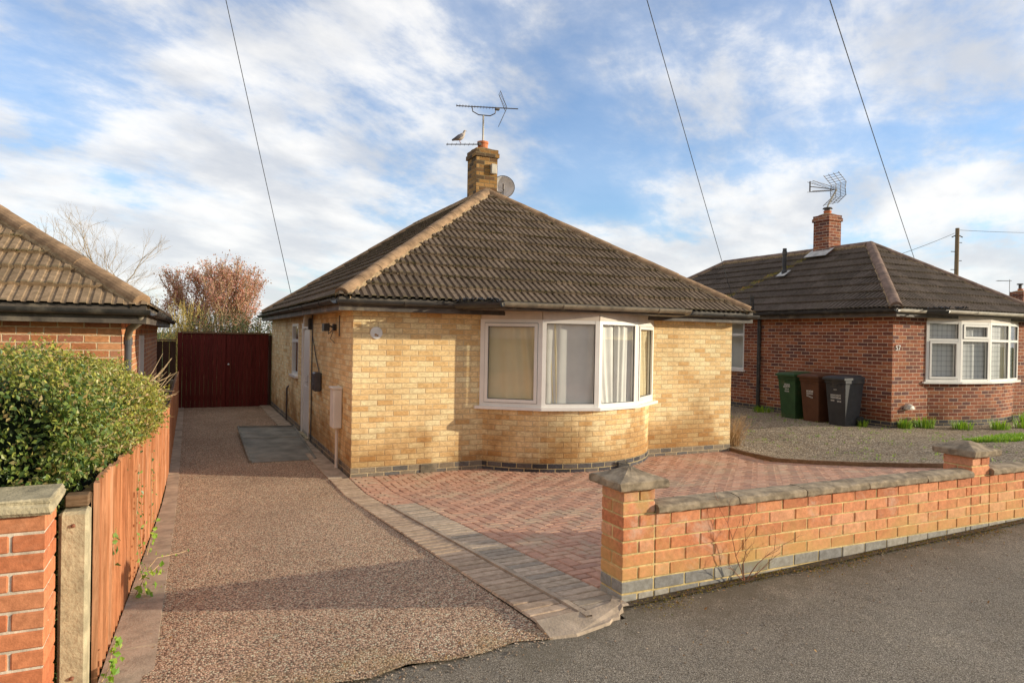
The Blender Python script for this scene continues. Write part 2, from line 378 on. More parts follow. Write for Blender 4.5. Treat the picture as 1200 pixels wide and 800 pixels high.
def M_wood(name, cols, rough=.8, gs=(40,40,2.0), knots=True):
    t = NT(name); p = t.sep(t.pos()); r_ = t.isl(); k = len(cols)
    vec = t.comb(t.math('MULTIPLY',p[0],gs[0]/10), t.math('MULTIPLY',p[1],gs[1]/10), t.math('ADD', t.math('MULTIPLY',p[2],gs[2]/10), t.math('MULTIPLY', r_, 7)))
    n = t.noise(vec, 10, 6, .7, 1.2)
    c = t.ramp(r_, [(i/max(1,k-1), q) for i, q in enumerate(cols)])
    c = t.mix(t.step(n,.3,.7), t.mix(1, c, (.6,.52,.45), 'MULTIPLY'), t.mix(1, c, (1.15,1.12,1.1), 'MULTIPLY'))
    c = t.mix(t.math('MULTIPLY', t.step(t.noise(t.pos(), 2.3, 5, .7), .52, .75), .45), c, t.mix(1, c, (.55,.58,.5), 'MULTIPLY'))
    return t.fin(c, rough, t.bump(n, .5, .004), .2)
m_fence = M_wood('orange_stained_timber', [(.50,.22,.10),(.70,.36,.19),(.56,.26,.13),(.76,.46,.29),(.60,.30,.15)])
m_gate = M_wood('dark_red_timber', [(.13,.022,.018),(.16,.028,.022),(.11,.02,.016)])
m_dfence = M_wood('dark_brown_timber', [(.06,.03,.02),(.085,.045,.03)])
m_sleep = M_wood('weathered_timber', [(.20,.13,.075),(.26,.17,.10)], gs=(10,10,40))
m_pole = M_wood('pole_timber', [(.34,.25,.16),(.30,.22,.14)])
m_bark = M_plain('grey_brown_bark', (.20,.14,.09), .95, .35, 8, .8, .01, .1)
m_barkp = M_plain('pale_bark', (.34,.25,.15), .95, .35, 8, .8, .01, .1)
m_metal = M_plain('aluminium', (.42,.40,.38), .35, .2, 10, 0, metal=.8)
m_rod = M_plain('dull_metal_rod', (.10,.085,.075), .5, .3, 10, 0, metal=.4)
m_lead = M_plain('lead_flashing', (.42,.40,.37), .7, .3, 8, .4, .004)
m_terra = M_plain('terracotta_pot', (.50,.17,.075), .85, .25, 12, .2, .003)
m_ramp = M_plain('ramp_steel_plate', (.165,.155,.125), .7, .4, 3, .4, .004, .3, dirt=(.20,.15,.10))
m_ggreen = M_plain('green_bin_plastic', (.024,.058,.022), .5, .2, 6, .1, .002, .35, dirt=(.08,.09,.04))
m_gbrown = M_plain('brown_bin_plastic', (.075,.03,.015), .5, .2, 6, .1, .002, .35, dirt=(.07,.03,.015))
m_gblack = M_plain('charcoal_bin_plastic', (.028,.028,.031), .5, .2, 6, .1, .002, .35, dirt=(.065,.058,.05))
m_rub = M_plain('black_rubber', (.02,.02,.02), .7, .2, 9, 0)
m_wht = M_plain('white_print', (.72,.71,.68), .6, .1, 9, 0)
m_meterg = M_plain('grey_meter_case', (.06,.06,.065), .4, .2, 6, 0)
m_gasb = M_plain('cream_meter_cabinet', (.74,.70,.64), .55, .08, 5, .1, .002)
m_dish = M_plain('pale_dish_mesh', (.80,.77,.72), .5, .15, 6, 0, dirt=(.36,.33,.28))
m_hedge = M_leaf('hedge_leaf', [(.045,.08,.025),(.08,.135,.03),(.13,.18,.035),(.20,.23,.045),(.05,.09,.025),(.28,.29,.06),(.28,.18,.08),(.10,.15,.04)], .42, .25, .45)
m_hedgey = M_leaf('yellow_hedge_leaf', [(.14,.16,.03),(.28,.28,.05),(.42,.37,.08),(.20,.20,.04),(.38,.22,.09),(.34,.34,.06)], .4, .25, .5)
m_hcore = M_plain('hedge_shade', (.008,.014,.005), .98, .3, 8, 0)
m_ivy = M_leaf('ivy_leaf', [(.03,.08,.03),(.07,.14,.03),(.22,.30,.05),(.04,.09,.04)], .4)
m_weed = M_leaf('bright_weed', [(.10,.20,.02),(.20,.32,.03),(.30,.36,.05)], .5, .35)
m_blos = M_leaf('plum_leaf', [(.46,.19,.16),(.60,.29,.25),(.66,.42,.36),(.38,.15,.12),(.56,.34,.19)], .6, .3)
m_olive = M_leaf('olive_leaf', [(.10,.09,.025),(.16,.13,.04),(.05,.07,.02)], .6, .25)
m_willow = M_plain('yellow_twig', (.42,.32,.10), .8, .3, 6, 0)
m_evg = M_leaf('evergreen_leaf', [(.03,.045,.015),(.05,.07,.02),(.09,.09,.03)], .6, .15)
m_dry = M_plain('dry_stem', (.36,.25,.14), .9, .3, 12, 0)
m_twig = M_plain('red_brown_twig', (.20,.085,.05), .9, .3, 12, 0)
m_moss = M_leaf('moss', [(.16,.13,.02),(.25,.16,.03),(.10,.10,.02),(.30,.13,.04)], .9, .1)
m_debris = M_leaf('dead_leaf', [(.30,.15,.06),(.20,.10,.04),(.40,.24,.10)], .8, .1)
m_cable = M_plain('cable_sheath', (.05,.055,.06), .6, .1, 5, 0)
m_rmoss = M_leaf('roof_moss', [(.07,.06,.02),(.12,.10,.03),(.05,.045,.02),(.18,.15,.05)], .95, .05, .1)
m_gritm = M_island('grit_stone', [(.36,.26,.19),(.28,.21,.15),(.45,.36,.28),(.20,.16,.12)])
m_bird = M_plain('pigeon_feather', (.40,.34,.29), .8, .3, 30, .2, .003)
m_birdh = M_plain('pigeon_head_feather', (.12,.11,.12), .8, .2, 30, .2, .003)

# ------------------------------------------------------------------ terrain
def sm(a, b, x):
    t_ = min(1, max(0, (x-a)/(b-a))); return t_*t_*(3-2*t_)
def street(x): return .42 + .0265*(min(25, max(-25, x)) - .28)
def g(x, y):
    h = .215*sm(6.9, 9.6, x) - .24*sm(2.45, 3.6, -x)
    s_ = min(1, max(0, (-1-y)/4.9))
    z = h*(1-s_) + street(x)*s_
    if y < -6.1: z += (y+6.1)*.018*min(1, (-6.1-y)/1)
    return z
def sheet(mb, xs, ys, dz, f=None):
    xs = list(xs); ys = list(ys)
    mb.grid(lambda i,j: (xs[i], ys[j], (f or g)(xs[i], ys[j]) + dz), len(xs)-1, len(ys)-1)
def lin(a, b, n): return [a+(b-a)*i/n for i in range(n+1)]

def gg(x, y):
    z = g(x, max(y, -8.4))
    if y < -8.35: z -= .2
    return z - .05
mb = MB()
sheet(mb, [-900,-200,-60]+lin(-25,-3,22)+lin(-2.5,12,58)+lin(13,25,12)+[60,200,900], [-900,-200,-60,-30,-16,-8.36,-8.34]+lin(-8.2,1,46)+lin(2,12,10)+[20,40,100,300,900], 0, gg)
single('ground', mb, m_turf, (0,0,0), kind='structure', recalc=False)
XS = lin(-25,25,100)
mb = MB(); sheet(mb, XS, lin(-8.2,-6.05,9), .0); sheet(mb, lin(.20,25,100), lin(-6.05,-5.80,2), .0); sheet(mb, lin(-25,-2.75,60), lin(-6.05,-5.80,2), .0); single('footpath', mb, m_asph, (0,-7,0), kind='structure', recalc=False)
mb = MB()
for i in range(55):
    x0 = -25 + i*.915; x1 = x0+.905; z = g((x0+x1)/2, -8.2)
    mb.cbox(x0, x1, -8.33, -8.2, z-.25, z+.003, .012)
single('kerb', mb, m_conc, (0,-8.2,0), kind='structure')
mb = MB(); sheet(mb, XS, lin(-17,-8.33,4), -.11, lambda x,y: g(x,-8.3)); single('road', mb, m_road, (0,-12,0), kind='structure', recalc=False)
# driveway with gently uneven surface
def bumpy(x, y): return g(x,y) + .012*math.sin(x*2.1+y*.7) * math.sin(y*1.3)*.5
mb = MB()
xs = lin(-2.14,-.275,10); ys = lin(-6.08,9.9,110)
mb.grid(lambda i,j: (xs[i], ys[j] + (0 if j else .03*math.sin(i*2.3)), bumpy(xs[i],ys[j]) + .012), 10, 110)
single('driveway', mb, m_drive, (-1.2,0,0), kind='structure', recalc=False)
# pinkish rough concrete at the head of the drive
mb = MB()
poly = [(-.29,-6.09),(-.15,-6.12),(-.03,-6.10),(.08,-6.075),(.12,-6.04),(.17,-6.035),(.20,-5.99),(.235,-5.97),(.25,-5.93),(.27,-5.90),(.282,-5.88),(.282,-5.80),(.2,-5.90),(.02,-5.93),(-.1,-5.925),(-.285,-5.93)]
n = len(poly); mb.add([(x,y,g(x,y)+(.012 if y < -5.985 else .034)+.003*math.sin(k*2.3)) for k,(x,y) in enumerate(poly)]+[(x,y-.02,g(x,y)-.03) for x,y in poly], [tuple(range(n))]+[(k,(k+1)%n,n+(k+1)%n,n+k) for k in range(n)])
single('threshold_concrete', mb, m_concp, (0,-6,.4), kind='structure')
# left edging slabs
mb = MB()
y = -6.1
while y < 9.8:
    y1 = y+.9
    def ex(yy):
        k = min(1, max(0, (yy+6)/6)); return (-2.325+.125*k, -2.095+.03*k)
    a0, a1 = ex(y); b0, b1 = ex(y1-.008); dz = random.uniform(.014,.026)
    P = [(a0,y),(a1,y),(b1,y1-.008),(b0,y1-.008)]
    mb.add([(q[0],q[1],g(-2.2,q[1])+dz) for q in P]+[(q[0],q[1],g(-2.2,q[1])-.05) for q in P], [(0,1,2,3),(0,4,5,1),(1,5,6,2),(2,6,7,3),(3,7,4,0)])
    y = y1
single('driveway_edging', mb, m_concp, (-2.2,0,0), kind='structure')
# concrete margin beside the house
mb = MB(); y = .05
while y < 9.8:
    y1 = min(9.85, y+.62); dz = .03+random.uniform(0,.006)
    mb.cbox(-.285, -.025, y, y1-.008, -.05, dz, .005); y = y1
single('house_margin_slabs', mb, m_concp, (-.15,5,0), kind='structure')
# block paving
def paver(mb, x0, x1, y0, y1, clip, ch=.007, dz=0):
    x0 = max(x0, clip[0]); x1 = min(x1, clip[1]); y0 = max(y0, clip[2]); y1 = min(y1, clip[3])
    if x1-x0 < .03 or y1-y0 < .03: return
    gp = .0038; x0 += gp; x1 -= gp; y0 += gp; y1 -= gp
    d = random.uniform(-.0015,.0015)+dz; tx = random.uniform(-.0012,.0012); ty = random.uniform(-.0012,.0012)
    vs = []
    for (ins, dd) in ((0,-.012),(ch,.0)):
        for (x,y,a,b) in ((x0+ins,y0+ins,-1,-1),(x1-ins,y0+ins,1,-1),(x1-ins,y1-ins,1,1),(x0+ins,y1-ins,-1,1)):
            vs.append((x,y,g(x,y)+.028+d+dd+(a*tx+b*ty if ins else 0)))
    mb.add(vs, [(4,5,6,7),(0,1,5,4),(1,2,6,5),(2,3,7,6),(3,0,4,7)])
mb = MB(); clip = (.30, 7.15, -5.80, .05)
U = .1
for i in range(-80, 90):
    for j in range(-80, 20):
        k = (i - j) % 4       # 90 degree herringbone on a 10 cm lattice
        x = i*U; y = j*U
        if not (-.4 < x < 7.3 and -6 < y < .2): continue
        if k == 0: paver(mb, x, x+2*U, y, y+U, clip)
        elif k == 3: paver(mb, x, x+U, y, y+2*U, clip)
clip2 = (-.02,.30,-1.95,.05)
for j in range(0, 20):
    for i in range(0,2):
        paver(mb, -.06+i*.2+(j%2)*.1-.1, .14+i*.2+(j%2)*.1-.1, -1.95+j*.1, -1.85+j*.1, clip2)
    paver(mb, .2, .3, -1.95+j*.1, -1.85+j*.1, (.24 if j%2 else .22,.30,-1.95,.05))
single('block_paving', mb, m_pav, (3,-3,0), kind='structure', recalc=False)
mb = MB(); sheet(mb, lin(-.28,7.15,40), lin(-5.95,.05,40), .014); single('paving_bed', mb, m_joint, (3,-3,0), kind='structure', recalc=False)
mb = MB(); mb2 = MB()
y = -5.95
while y < -1.95:
    paver(mb, .022, .30, y, y+.1, (.022,.30,-6,-1.95)); y += .1
single('grey_paver_border', mb, m_pavg, (.15,-4,.2), kind='structure', recalc=False)
y = -5.95
while y < .0:
    paver(mb2, -.282, -.022, y, y+.105, (-.282,-.022,-6,.0)); y += .105
single('brown_paver_border', mb2, m_pavb, (-.15,-3,.2), kind='structure', recalc=False)
mb = MB(); ys = lin(-6.0,-1.9,16)
for j in range(16):
    a, b = ys[j], ys[j+1]
    mb.add([(x,yy,g(0,yy)+z) for (x,z) in ((-.022,.01),(-.018,.036),(.018,.036),(.022,.01)) for yy in (a,b)], [(0,1,3,2),(2,3,5,4),(4,5,7,6)])
single('paving_divider', mb, m_concp, (0,-4,.2), kind='structure')
# neighbour's gravel yard + timber edge
EDGE = [(6.62,.32),(6.5,-.5),(6.42,-1.2),(6.44,-1.9),(6.58,-2.6),(6.8,-3.1),(7.0,-3.5),(7.1,-4.4),(7.1,-5.75)]
def edge_x(y):
    if y >= .32: return 6.62
    for (a,b),(c,d) in zip(EDGE, EDGE[1:]):
        if d <= y <= b: return a+(c-a)*(y-b)/(d-b)
    return 7.1
mb = MB(); ys = lin(-5.75, 9.9, 70)
mb.grid(lambda i,j: (edge_x(ys[j]) + (17-edge_x(ys[j]))*(i/40)**1.3, ys[j], g(edge_x(ys[j]) + (17-edge_x(ys[j]))*(i/40)**1.3, ys[j]) + .045 + .008*math.sin(i*1.7+j)*math.sin(j*.9)), 40, 70)
single('gravel_yard', mb, m_grav, (9,-2,0), kind='structure', recalc=False)
mb = MB()
for (a,b),(c,d) in zip(EDGE, EDGE[1:]):
    p = Vector((a,b,g(a,b))); q = Vector((c,d,g(c,d))); e = (q-p); L = e.length; e.normalize(); nn = Vector((-e.y,e.x,0)).normalized(); up = e.cross(nn)
    if up.z < 0: up = -up
    mb.obox(p, e, nn, up, (0,L+.01), (-.03,.03), (-.02,.085))
single('timber_edging', mb, m_sleep, (6.7,-2,.1), 'long curved strip of weathered timber edging between the red paving and the gravel', 'edging')

# ------------------------------------------------------------------ roofs and houses
def roof_face(mb, P0, e, n, S, T, tan, clipA, clipB, pitch=.105, gauge=.33, rib=1.0):
    """P0 eave start (x,y,z); e along eave; n horizontal inward; clipA/B: ((s0,t0),(s1,t1)) hips"""
    cosr = 1/math.sqrt(1+tan*tan); slope = T/cosr
    nc = int(math.ceil(slope/gauge)); cols = []
    k = 0
    prof = ((0,0),(.008,.025),(.062,.025),(.070,0))
    while k*pitch < S:
        for a, h in prof:
            if k*pitch+a <= S+.02: cols.append((k*pitch+a, h))
        k += 1
    nup = Vector((-n[0]*tan, -n[1]*tan, 1)).normalized()
    E_ = Vector((e[0],e[1],0)); N_ = Vector((n[0],n[1],0)); P = Vector(P0)
    rows = []
    for c in range(nc):
        rows.append((c*gauge - (.02 if c == 0 else 0), .040, c)); rows.append((min((c+1)*gauge, slope+.2), .004, c))
    jit = {}
    sub = MB(); W = len(cols)
    for (q, hh, c) in rows:
        for (s_, h) in cols:
            ti = int(s_/(pitch*3)); j = jit.setdefault((ti,c), (random.gauss(0,.0022), random.gauss(0,.004)))
            if hh < .01: qq = q
            else: qq = q + j[1]
            t_ = qq*cosr
            pt = P + E_*s_ + N_*t_ + Vector((0,0,t_*tan)) + nup*(h*rib + hh + (j[0] if hh > .01 else 0))
            sub.v.append(tuple(pt))
    uvs = []
    for r_ in range(len(rows)-1):
        for k in range(W-1):
            sub.f.append((r_*W+k, r_*W+k+1, (r_+1)*W+k+1, (r_+1)*W+k))
    # clip
    bm = bmesh.new(); bv = [bm.verts.new(v) for v in sub.v]
    uvl = bm.loops.layers.uv.new('UVMap')
    for fi, f in enumerate(sub.f):
        fc = bm.faces.new([bv[i] for i in f])
        r_ = fi//(W-1); k = fi%(W-1)
        q0, q1 = rows[r_][0], rows[r_+1][0]; c0 = rows[r_][2]
        lo = .001+c0*gauge if r_%2 == 0 else c0*gauge+gauge*.98; hi = c0*gauge+gauge*.98
        for l, (a,b) in zip(fc.loops, ((cols[k][0],lo),(cols[k+1][0],lo),(cols[k+1][0],hi),(cols[k][0],hi))): l[uvl].uv = (a+.003,b+.003)
    for cl, side in ((clipA,1),(clipB,-1)):
        if cl is None: continue
        (s0,t0),(s1,t1) = cl
        a = P + E_*s0 + N_*t0; b = P + E_*s1 + N_*t1
        d = (b-a); d.z = 0; nn = Vector((d.y,-d.x,0)).normalized()
        mid = P + E_*(S/2) + N_*.05
        if nn.dot(mid-a) < 0: nn = -nn
        bmesh.ops.bisect_plane(bm, geom=list(bm.verts)+list(bm.edges)+list(bm.faces), plane_co=a, plane_no=nn, clear_inner=True)
    # ridge trim
    a = P + N_*T
    bmesh.ops.bisect_plane(bm, geom=list(bm.verts)+list(bm.edges)+list(bm.faces), plane_co=a, plane_no=N_, clear_outer=True)
    off = len(mb.v); bm.verts.ensure_lookup_table()
    for i, v in enumerate(bm.verts): v.index = i
    mb.v.extend([tuple(v.co) for v in bm.verts])
    for f in bm.faces:
        mb.uv[len(mb.f)] = [tuple(l[uvl].uv) for l in f.loops]
        mb.f.append(tuple(off+v.index for v in f.verts))
    bm.free()

def ridge_run(mbt, mbm, p, q, r=.108, seg=.44, start=0):
    p = Vector(p); q = Vector(q); d = q-p; L = d.length; d.normalize()
    a = d.cross(Vector((0,0,1))).normalized(); up = a.cross(d).normalized()
    nseg = max(1, int(L/seg)); sl = L/nseg
    for k in range(nseg):
        A = p + d*(k*sl + .004); B = p + d*((k+1)*sl+.02)
        r0 = r*1.0; r1 = r*.965; dz = random.uniform(-.004,.004)
        rings = []; N = 10
        for (c, rr) in ((A,r0*.965),(A+d*.004,r0),(B,r1)):
            rings.append([c + a*math.cos(math.pi*(m/N))*rr + up*(math.sin(math.pi*(m/N))*rr*.85 - .035 + dz) for m in range(N+1)])
        vs = [v for rg in rings for v in rg]
        fs = [(i*(N+1)+m, i*(N+1)+m+1, (i+1)*(N+1)+m+1, (i+1)*(N+1)+m) for i in range(2) for m in range(N)]
        fs.append(tuple(range(N+1)))
        mbt.add(vs, fs)
    ns = int(L/.06)
    for sd in (-1,1):
        vs = []; fs = []
        for k in range(ns+1):
            c = p + d*(L*k/ns); w = r + random.uniform(.002,.018)
            vs += [c + a*sd*(r*.8) + up*(.01), c + a*sd*w + up*(-.055+random.uniform(-.006,.006)), c + a*sd*(w-.01) + up*(-.10)]
        for k in range(ns):
            for m in range(2): fs.append((k*3+m, k*3+m+1, (k+1)*3+m+1, (k+1)*3+m))
        mbm.add(vs, fs)

def gutter(mb, p, q, r=.056):
    p = Vector(p); q = Vector(q); d = (q-p).normalized(); a = Vector((-d.y,d.x,0)).normalized(); N = 8
    L = (q-p).length
    def run(c0, c1, r_):
        vs = []
        for c in (c0,c1):
            for rr in (r_, r_-.005):
                vs += [c + a*math.cos(math.pi*m/N)*rr - Vector((0,0,1))*math.sin(math.pi*m/N)*rr for m in range(N+1)]
        n1 = N+1; fs = []
        for m in range(N):
            fs += [(m,m+1,2*n1+m+1,2*n1+m),(n1+m,n1+m+1,3*n1+m+1,3*n1+m),(m,m+1,n1+m+1,n1+m),(2*n1+m,2*n1+m+1,3*n1+m+1,3*n1+m)]
        fs += [(0,n1,3*n1,2*n1),(N,n1+N,3*n1+N,2*n1+N)]
        mb.add(vs, fs)
    run(p, q, r)
    k = .9
    while k < L:                                        # union clips
        run(p+d*(k-.02), p+d*(k+.02), r+.007); k += 1.6

def wall_open(mb, axis, a0, a1, z0, z1, pl, th, ops):
    A = sorted(set([a0,a1]+[o[0] for o in ops]+[o[1] for o in ops])); Z = sorted(set([z0,z1]+[o[2] for o in ops]+[o[3] for o in ops]))
    for i in range(len(A)-1):
        for j in range(len(Z)-1):
            ca, cz = (A[i]+A[i+1])/2, (Z[j]+Z[j+1])/2
            if any(o[0] < ca < o[1] and o[2] < cz < o[3] for o in ops): continue
            if axis == 'X': mb.box(A[i],A[i+1],min(pl,pl+th),max(pl,pl+th),Z[j],Z[j+1])
            else: mb.box(min(pl,pl+th),max(pl,pl+th),A[i],A[i+1],Z[j],Z[j+1])

BAYP = [(1.85,0),(2.55,-.55),(3.35,-.76),(4.15,-.55),(4.85,0)]
def bay_arc(n=28, r_in=.03, sx=1.0, q=1.0):
    # circle through the chord ends and the centre
    c = 1.5*sx; s_ = .76*q; Rr = (c*c+s_*s_)/(2*s_)
    a = math.asin(c/Rr)
    return [(1.85+c+(Rr-r_in)*math.sin(-a+2*a*k/n), (Rr-s_)-(Rr-r_in)*math.cos(-a+2*a*k/n)) for k in range(n+1)], Rr*2*a
def seg_box(mb, p, q, u, z, nn):
    """p,q 2D ends; u=(u0,u1) along; z=(z0,z1); nn=(n0,n1) outward"""
    e = Vector((q[0]-p[0], q[1]-p[1], 0)).normalized(); n = Vector((e.y,-e.x,0))
    mb.obox((p[0],p[1],0), e, n, (0,0,1), u, nn, z)

def bay(root, X0, Y0, ZB, m_wall, m_pl, transom, m_cur, mcurs, gut_m, sx=1.0, q_=1.0):
    P = [(X0+1.85+(x-1.85)*sx, Y0+y*q_) for x,y in BAYP]
    arc, alen = bay_arc(28, .03, sx, q_); arc = [(X0+x, Y0+y) for x,y in arc]
    for (nm, z0, z1, mt, ins) in (('bay_wall', .15, .90, m_wall, 0), ('bay_plinth', -.15, .15, m_pl, .004)):
        mb = MB(); n = len(arc)-1
        cen = (X0+3.35, Y0+1.2)
        def sc_(p):
            dx, dy = p[0]-cen[0], p[1]-cen[1]; L = math.hypot(dx,dy); return (p[0]+dx/L*ins, p[1]+dy/L*ins)
        for k in range(n):
            a, b = sc_(arc[k]), sc_(arc[k+1]); u0, u1 = alen*k/n, alen*(k+1)/n
            mb.add([(a[0],a[1],ZB+z0),(b[0],b[1],ZB+z0),(b[0],b[1],ZB+z1),(a[0],a[1],ZB+z1)], [(0,1,2,3)], [[(u0,z0),(u1,z0),(u1,z1),(u0,z1)]])
        m_ = len(mb.v); cc = arc
        mb.add([(p[0],p[1],ZB+z1) for p in [sc_(q) for q in arc]]+[(X0+3.35,Y0,ZB+z1)], [(k,k+1,n+1) for k in range(n)])
        part(nm, mb, mt, root, recalc=False)
    # sill
    def offs(d, ends=.0):
        out = []
        for i, p in enumerate(P):
            nn = Vector((0,0))
            for j in (i-1, i):
                if 0 <= j < 4:
                    e = Vector((P[j+1][0]-P[j][0], P[j+1][1]-P[j][1])).normalized(); nn += Vector((e.y,-e.x))
            nn.normalize(); k = 1.0
            out.append((p[0]+nn.x*d, p[1]+nn.y*d))
        out[0] = (P[0][0]-d*1.3, Y0-.02); out[-1] = (P[-1][0]+d*1.3, Y0-.02)
        return out
    mb = MB(); o = offs(.085); o = [(o[0][0],Y0-.004)] + [(o[0][0]+.0,o[0][1]-.03)] + o[1:-1] + [(o[-1][0],o[-1][1]-.03),(o[-1][0],Y0-.004)]
    mb.prism(o, ZB+.902, ZB+.945); w = part('bay_window', mb, m_upvc, root)
    z0, z1 = ZB+.945, ZB+2.185
    mbh = MB()
    for i in range(4):
        p, q = P[i], P[i+1]; L = math.hypot(q[0]-p[0], q[1]-p[1])
        seg_box(mbh, p, q, (0,L), (z1+.001, ZB+2.292), (-.05,.028))
    o = offs(.03); mbh.prism(o, ZB+2.2925, ZB+2.30)
    part('head_board', mbh, m_pink, w)
    for i in range(4):
        p, q = P[i], P[i+1]; L = math.hypot(q[0]-p[0], q[1]-p[1]); mb = MB(); gl = MB(); se = MB()
        fw = .055
        seg_box(mb, p, q, (-.01,fw), (z0,z1), (-.04,.03)); seg_box(mb, p, q, (L-fw,L+.01), (z0,z1), (-.04,.03))
        seg_box(mb, p, q, (fw,L-fw), (z0,z0+.05), (-.04,.028)); seg_box(mb, p, q, (fw,L-fw), (z1-.05,z1), (-.04,.028))
        cells = [(fw, L-fw, z0+.05, z1-.05, (i in (0,3)) if not transom else False)]
        if transom:
            zt = z0 + .86
            seg_box(mb, p, q, (fw,L-fw), (zt-.025,zt+.025), (-.04,.028))
            cells = [(fw,L-fw,z0+.05,zt-.025, i == 0), (fw,L-fw,zt+.025,z1-.05, i in (1,))]
        for (a,b,c,d,cas) in cells:
            if cas:
                se2 = .006
                seg_box(se, p, q, (a,b), (c,d), (-.02,.029))           # dark seal line behind the casement
                mm = .045; a += se2; b -= se2; c += se2; d -= se2
                for (uu, zz) in (((a,a+mm),(c,d)),((b-mm,b),(c,d)),((a+mm,b-mm),(c,c+mm)),((a+mm,b-mm),(d-mm,d))):
                    seg_box(mb, p, q, uu, zz, (-.03,.045))
                a += mm; b -= mm; c += mm; d -= mm
            for (uu, zz) in (((a,a+.007),(c,d)),((b-.007,b),(c,d)),((a,b),(c,c+.007)),((a,b),(d-.007,d))):
                seg_box(gl if False else se, p, q, uu, zz, (.0,.012))
            e = Vector((q[0]-p[0], q[1]-p[1], 0)).normalized(); nn = Vector((e.y,-e.x,0)); B = Vector((p[0],p[1],0))
            gl.add([B+e*uu+nn*.004+Vector((0,0,zz)) for uu,zz in ((a,c),(b,c),(b,d),(a,d))], [(0,1,2,3)])
        if any(c[4] for c in cells):   # punch: seal slab becomes a ring
            se.v = []; se.f = []
            for (a,b,c,d,cas) in cells:
                if cas:
                    for (uu, zz) in (((a,a+.007),(c,d)),((b-.007,b),(c,d)),((a,b),(c,c+.007)),((a,b),(d-.007,d))):
                        seg_box(se, p, q, uu, zz, (-.03,.032))
                    a += .051; b -= .051; c += .051; d -= .051
                for (uu, zz) in (((a,a+.007),(c,d)),((b-.007,b),(c,d)),((a,b),(c,c+.007)),((a,b),(d-.007,d))):
                    seg_box(se, p, q, uu, zz, (.0,.012))
        f = part('window_frame', mb, m_upvc, w); part('window_seal', se, m_trim, w); part('pane', gl, m_glass, w, recalc=False)
    # curtains: hang in the bay, gathered into folds
    for i in range(4):
        for (mt, k0, k1, dep, amp, per, lean) in mcurs[i]:
            p, q = P[i], P[i+1]; L = math.hypot(q[0]-p[0], q[1]-p[1])
            e = Vector((q[0]-p[0], q[1]-p[1], 0)).normalized(); nn = Vector((e.y,-e.x,0)); mb = MB(); N = max(10,int(64*(k1-k0))); Mz = 14
            ph = random.uniform(0,6)
            def PP(a, b):
                f = a/N; h = b/Mz; u_ = L*(k0 + (k1-k0)*f + lean*(1-h)**1.5*(1-f if lean > 0 else f)*1.0)
                fold = amp*(.6+.6*math.sin(3*f+ph))*math.sin(2*math.pi*f*(k1-k0)*L/per*(1+.12*math.sin(2*h+ph)) + ph) + amp*.5*math.sin(17*f+ph*2)
                v = Vector((p[0],p[1],0)) + e*u_ - nn*(dep + fold) 
                return (v.x, v.y, ZB + .93 + 1.27*h)
            mb.grid(PP, N, Mz); part('curtain', mb, mt, w, smooth=True, recalc=False)
    # shallow lead-coloured apron roof, fascia and gutter carried out over the bay
    xa, xb = X0+1.80, X0+1.85+2.95*sx; yf = Y0-.12-.76*q_
    out = [(X0+1.38,Y0-.24),(xa,yf),(xb,yf),(xb+.35,Y0-.24)]
    mb = MB(); mb.prism(out, ZB+2.30, ZB+2.405); part('bay_fascia', mb, m_fas, root)
    mb = MB(); mb.add([(x,y,ZB+2.41) for x,y in out]+[(xb+.35,Y0+.02,ZB+2.55),(X0+1.38,Y0+.02,ZB+2.55)], [(0,1,2,3),(0,3,4,5)]); part('bay_apron', mb, m_lead, root)
    mb = MB(); gutter(mb, (xa-.04,yf-.06,ZB+2.385), (xb+.04,yf-.06,ZB+2.385), .06)
    part('gutter', mb, gut_m, root)
    mb = MB(); gutter(mb, (X0+1.34,Y0-.31,ZB+2.37), (xa-.05,yf-.05,ZB+2.38), .062); part('gutter', mb, m_gut, root)
    mb = MB(); gutter(mb, (xb+.4,Y0-.31,ZB+2.37), (xb+.05,yf-.05,ZB+2.38), .062)
    part('gutter', mb, m_gut, root); mb = MB()
    for k in range(40):
        t_ = random.random(); c = (X0+1.34+(.41)*t_, Y0-.31-.6*t_, ZB+2.43); mb.tube([c, (c[0]+random.uniform(-.05,.05), c[1]+random.uniform(-.05,.05), c[2]+random.uniform(-.03,.03))], .012, 4)
    tag(part('gutter_debris', mb, m_gut, root), kind='stuff')

def chimney(root, x0,x1,y0,y1,z0,z1, mt, pot_r=.105, pot_h=.17, flash=True, cowl=False):
    mb = MB(); mb.box(x0,x1,y0,y1,z0,z1-.16); mb.box(x0-.03,x1+.03,y0-.03,y1+.03,z1-.16,z1-.075); mb.box(x0-.012,x1+.012,y0-.012,y1+.012,z1-.075,z1)
    c = part('chimney', mb, mt, root); cx, cy = (x0+x1)/2, (y0+y1)/2
    mb = MB(); mb.lathe((cx,cy,z1), [((x1-x0)*.55,0),((x1-x0)*.5,.02),(pot_r+.02,.06)], 12); part('flaunching', mb, m_mort, c)
    mb = MB(); mb.lathe((cx,cy,z1+.03), [(pot_r*.98,0),(pot_r,pot_h*.3),(pot_r,pot_h*.7),(pot_r*1.1,pot_h*.75),(pot_r*1.1,pot_h),(pot_r*.85,pot_h)], 20); part('chimney_pot', mb, m_terra, c, smooth=False)
    if cowl:
        mb = MB(); mb.lathe((cx,cy,z1+.03+pot_h), [(pot_r*.9,.0),(pot_r*.9,.05),(pot_r*1.4,.055),(pot_r*1.1,.09),(.01,.11)], 16); part('cowl', mb, m_rod, c)
    return c

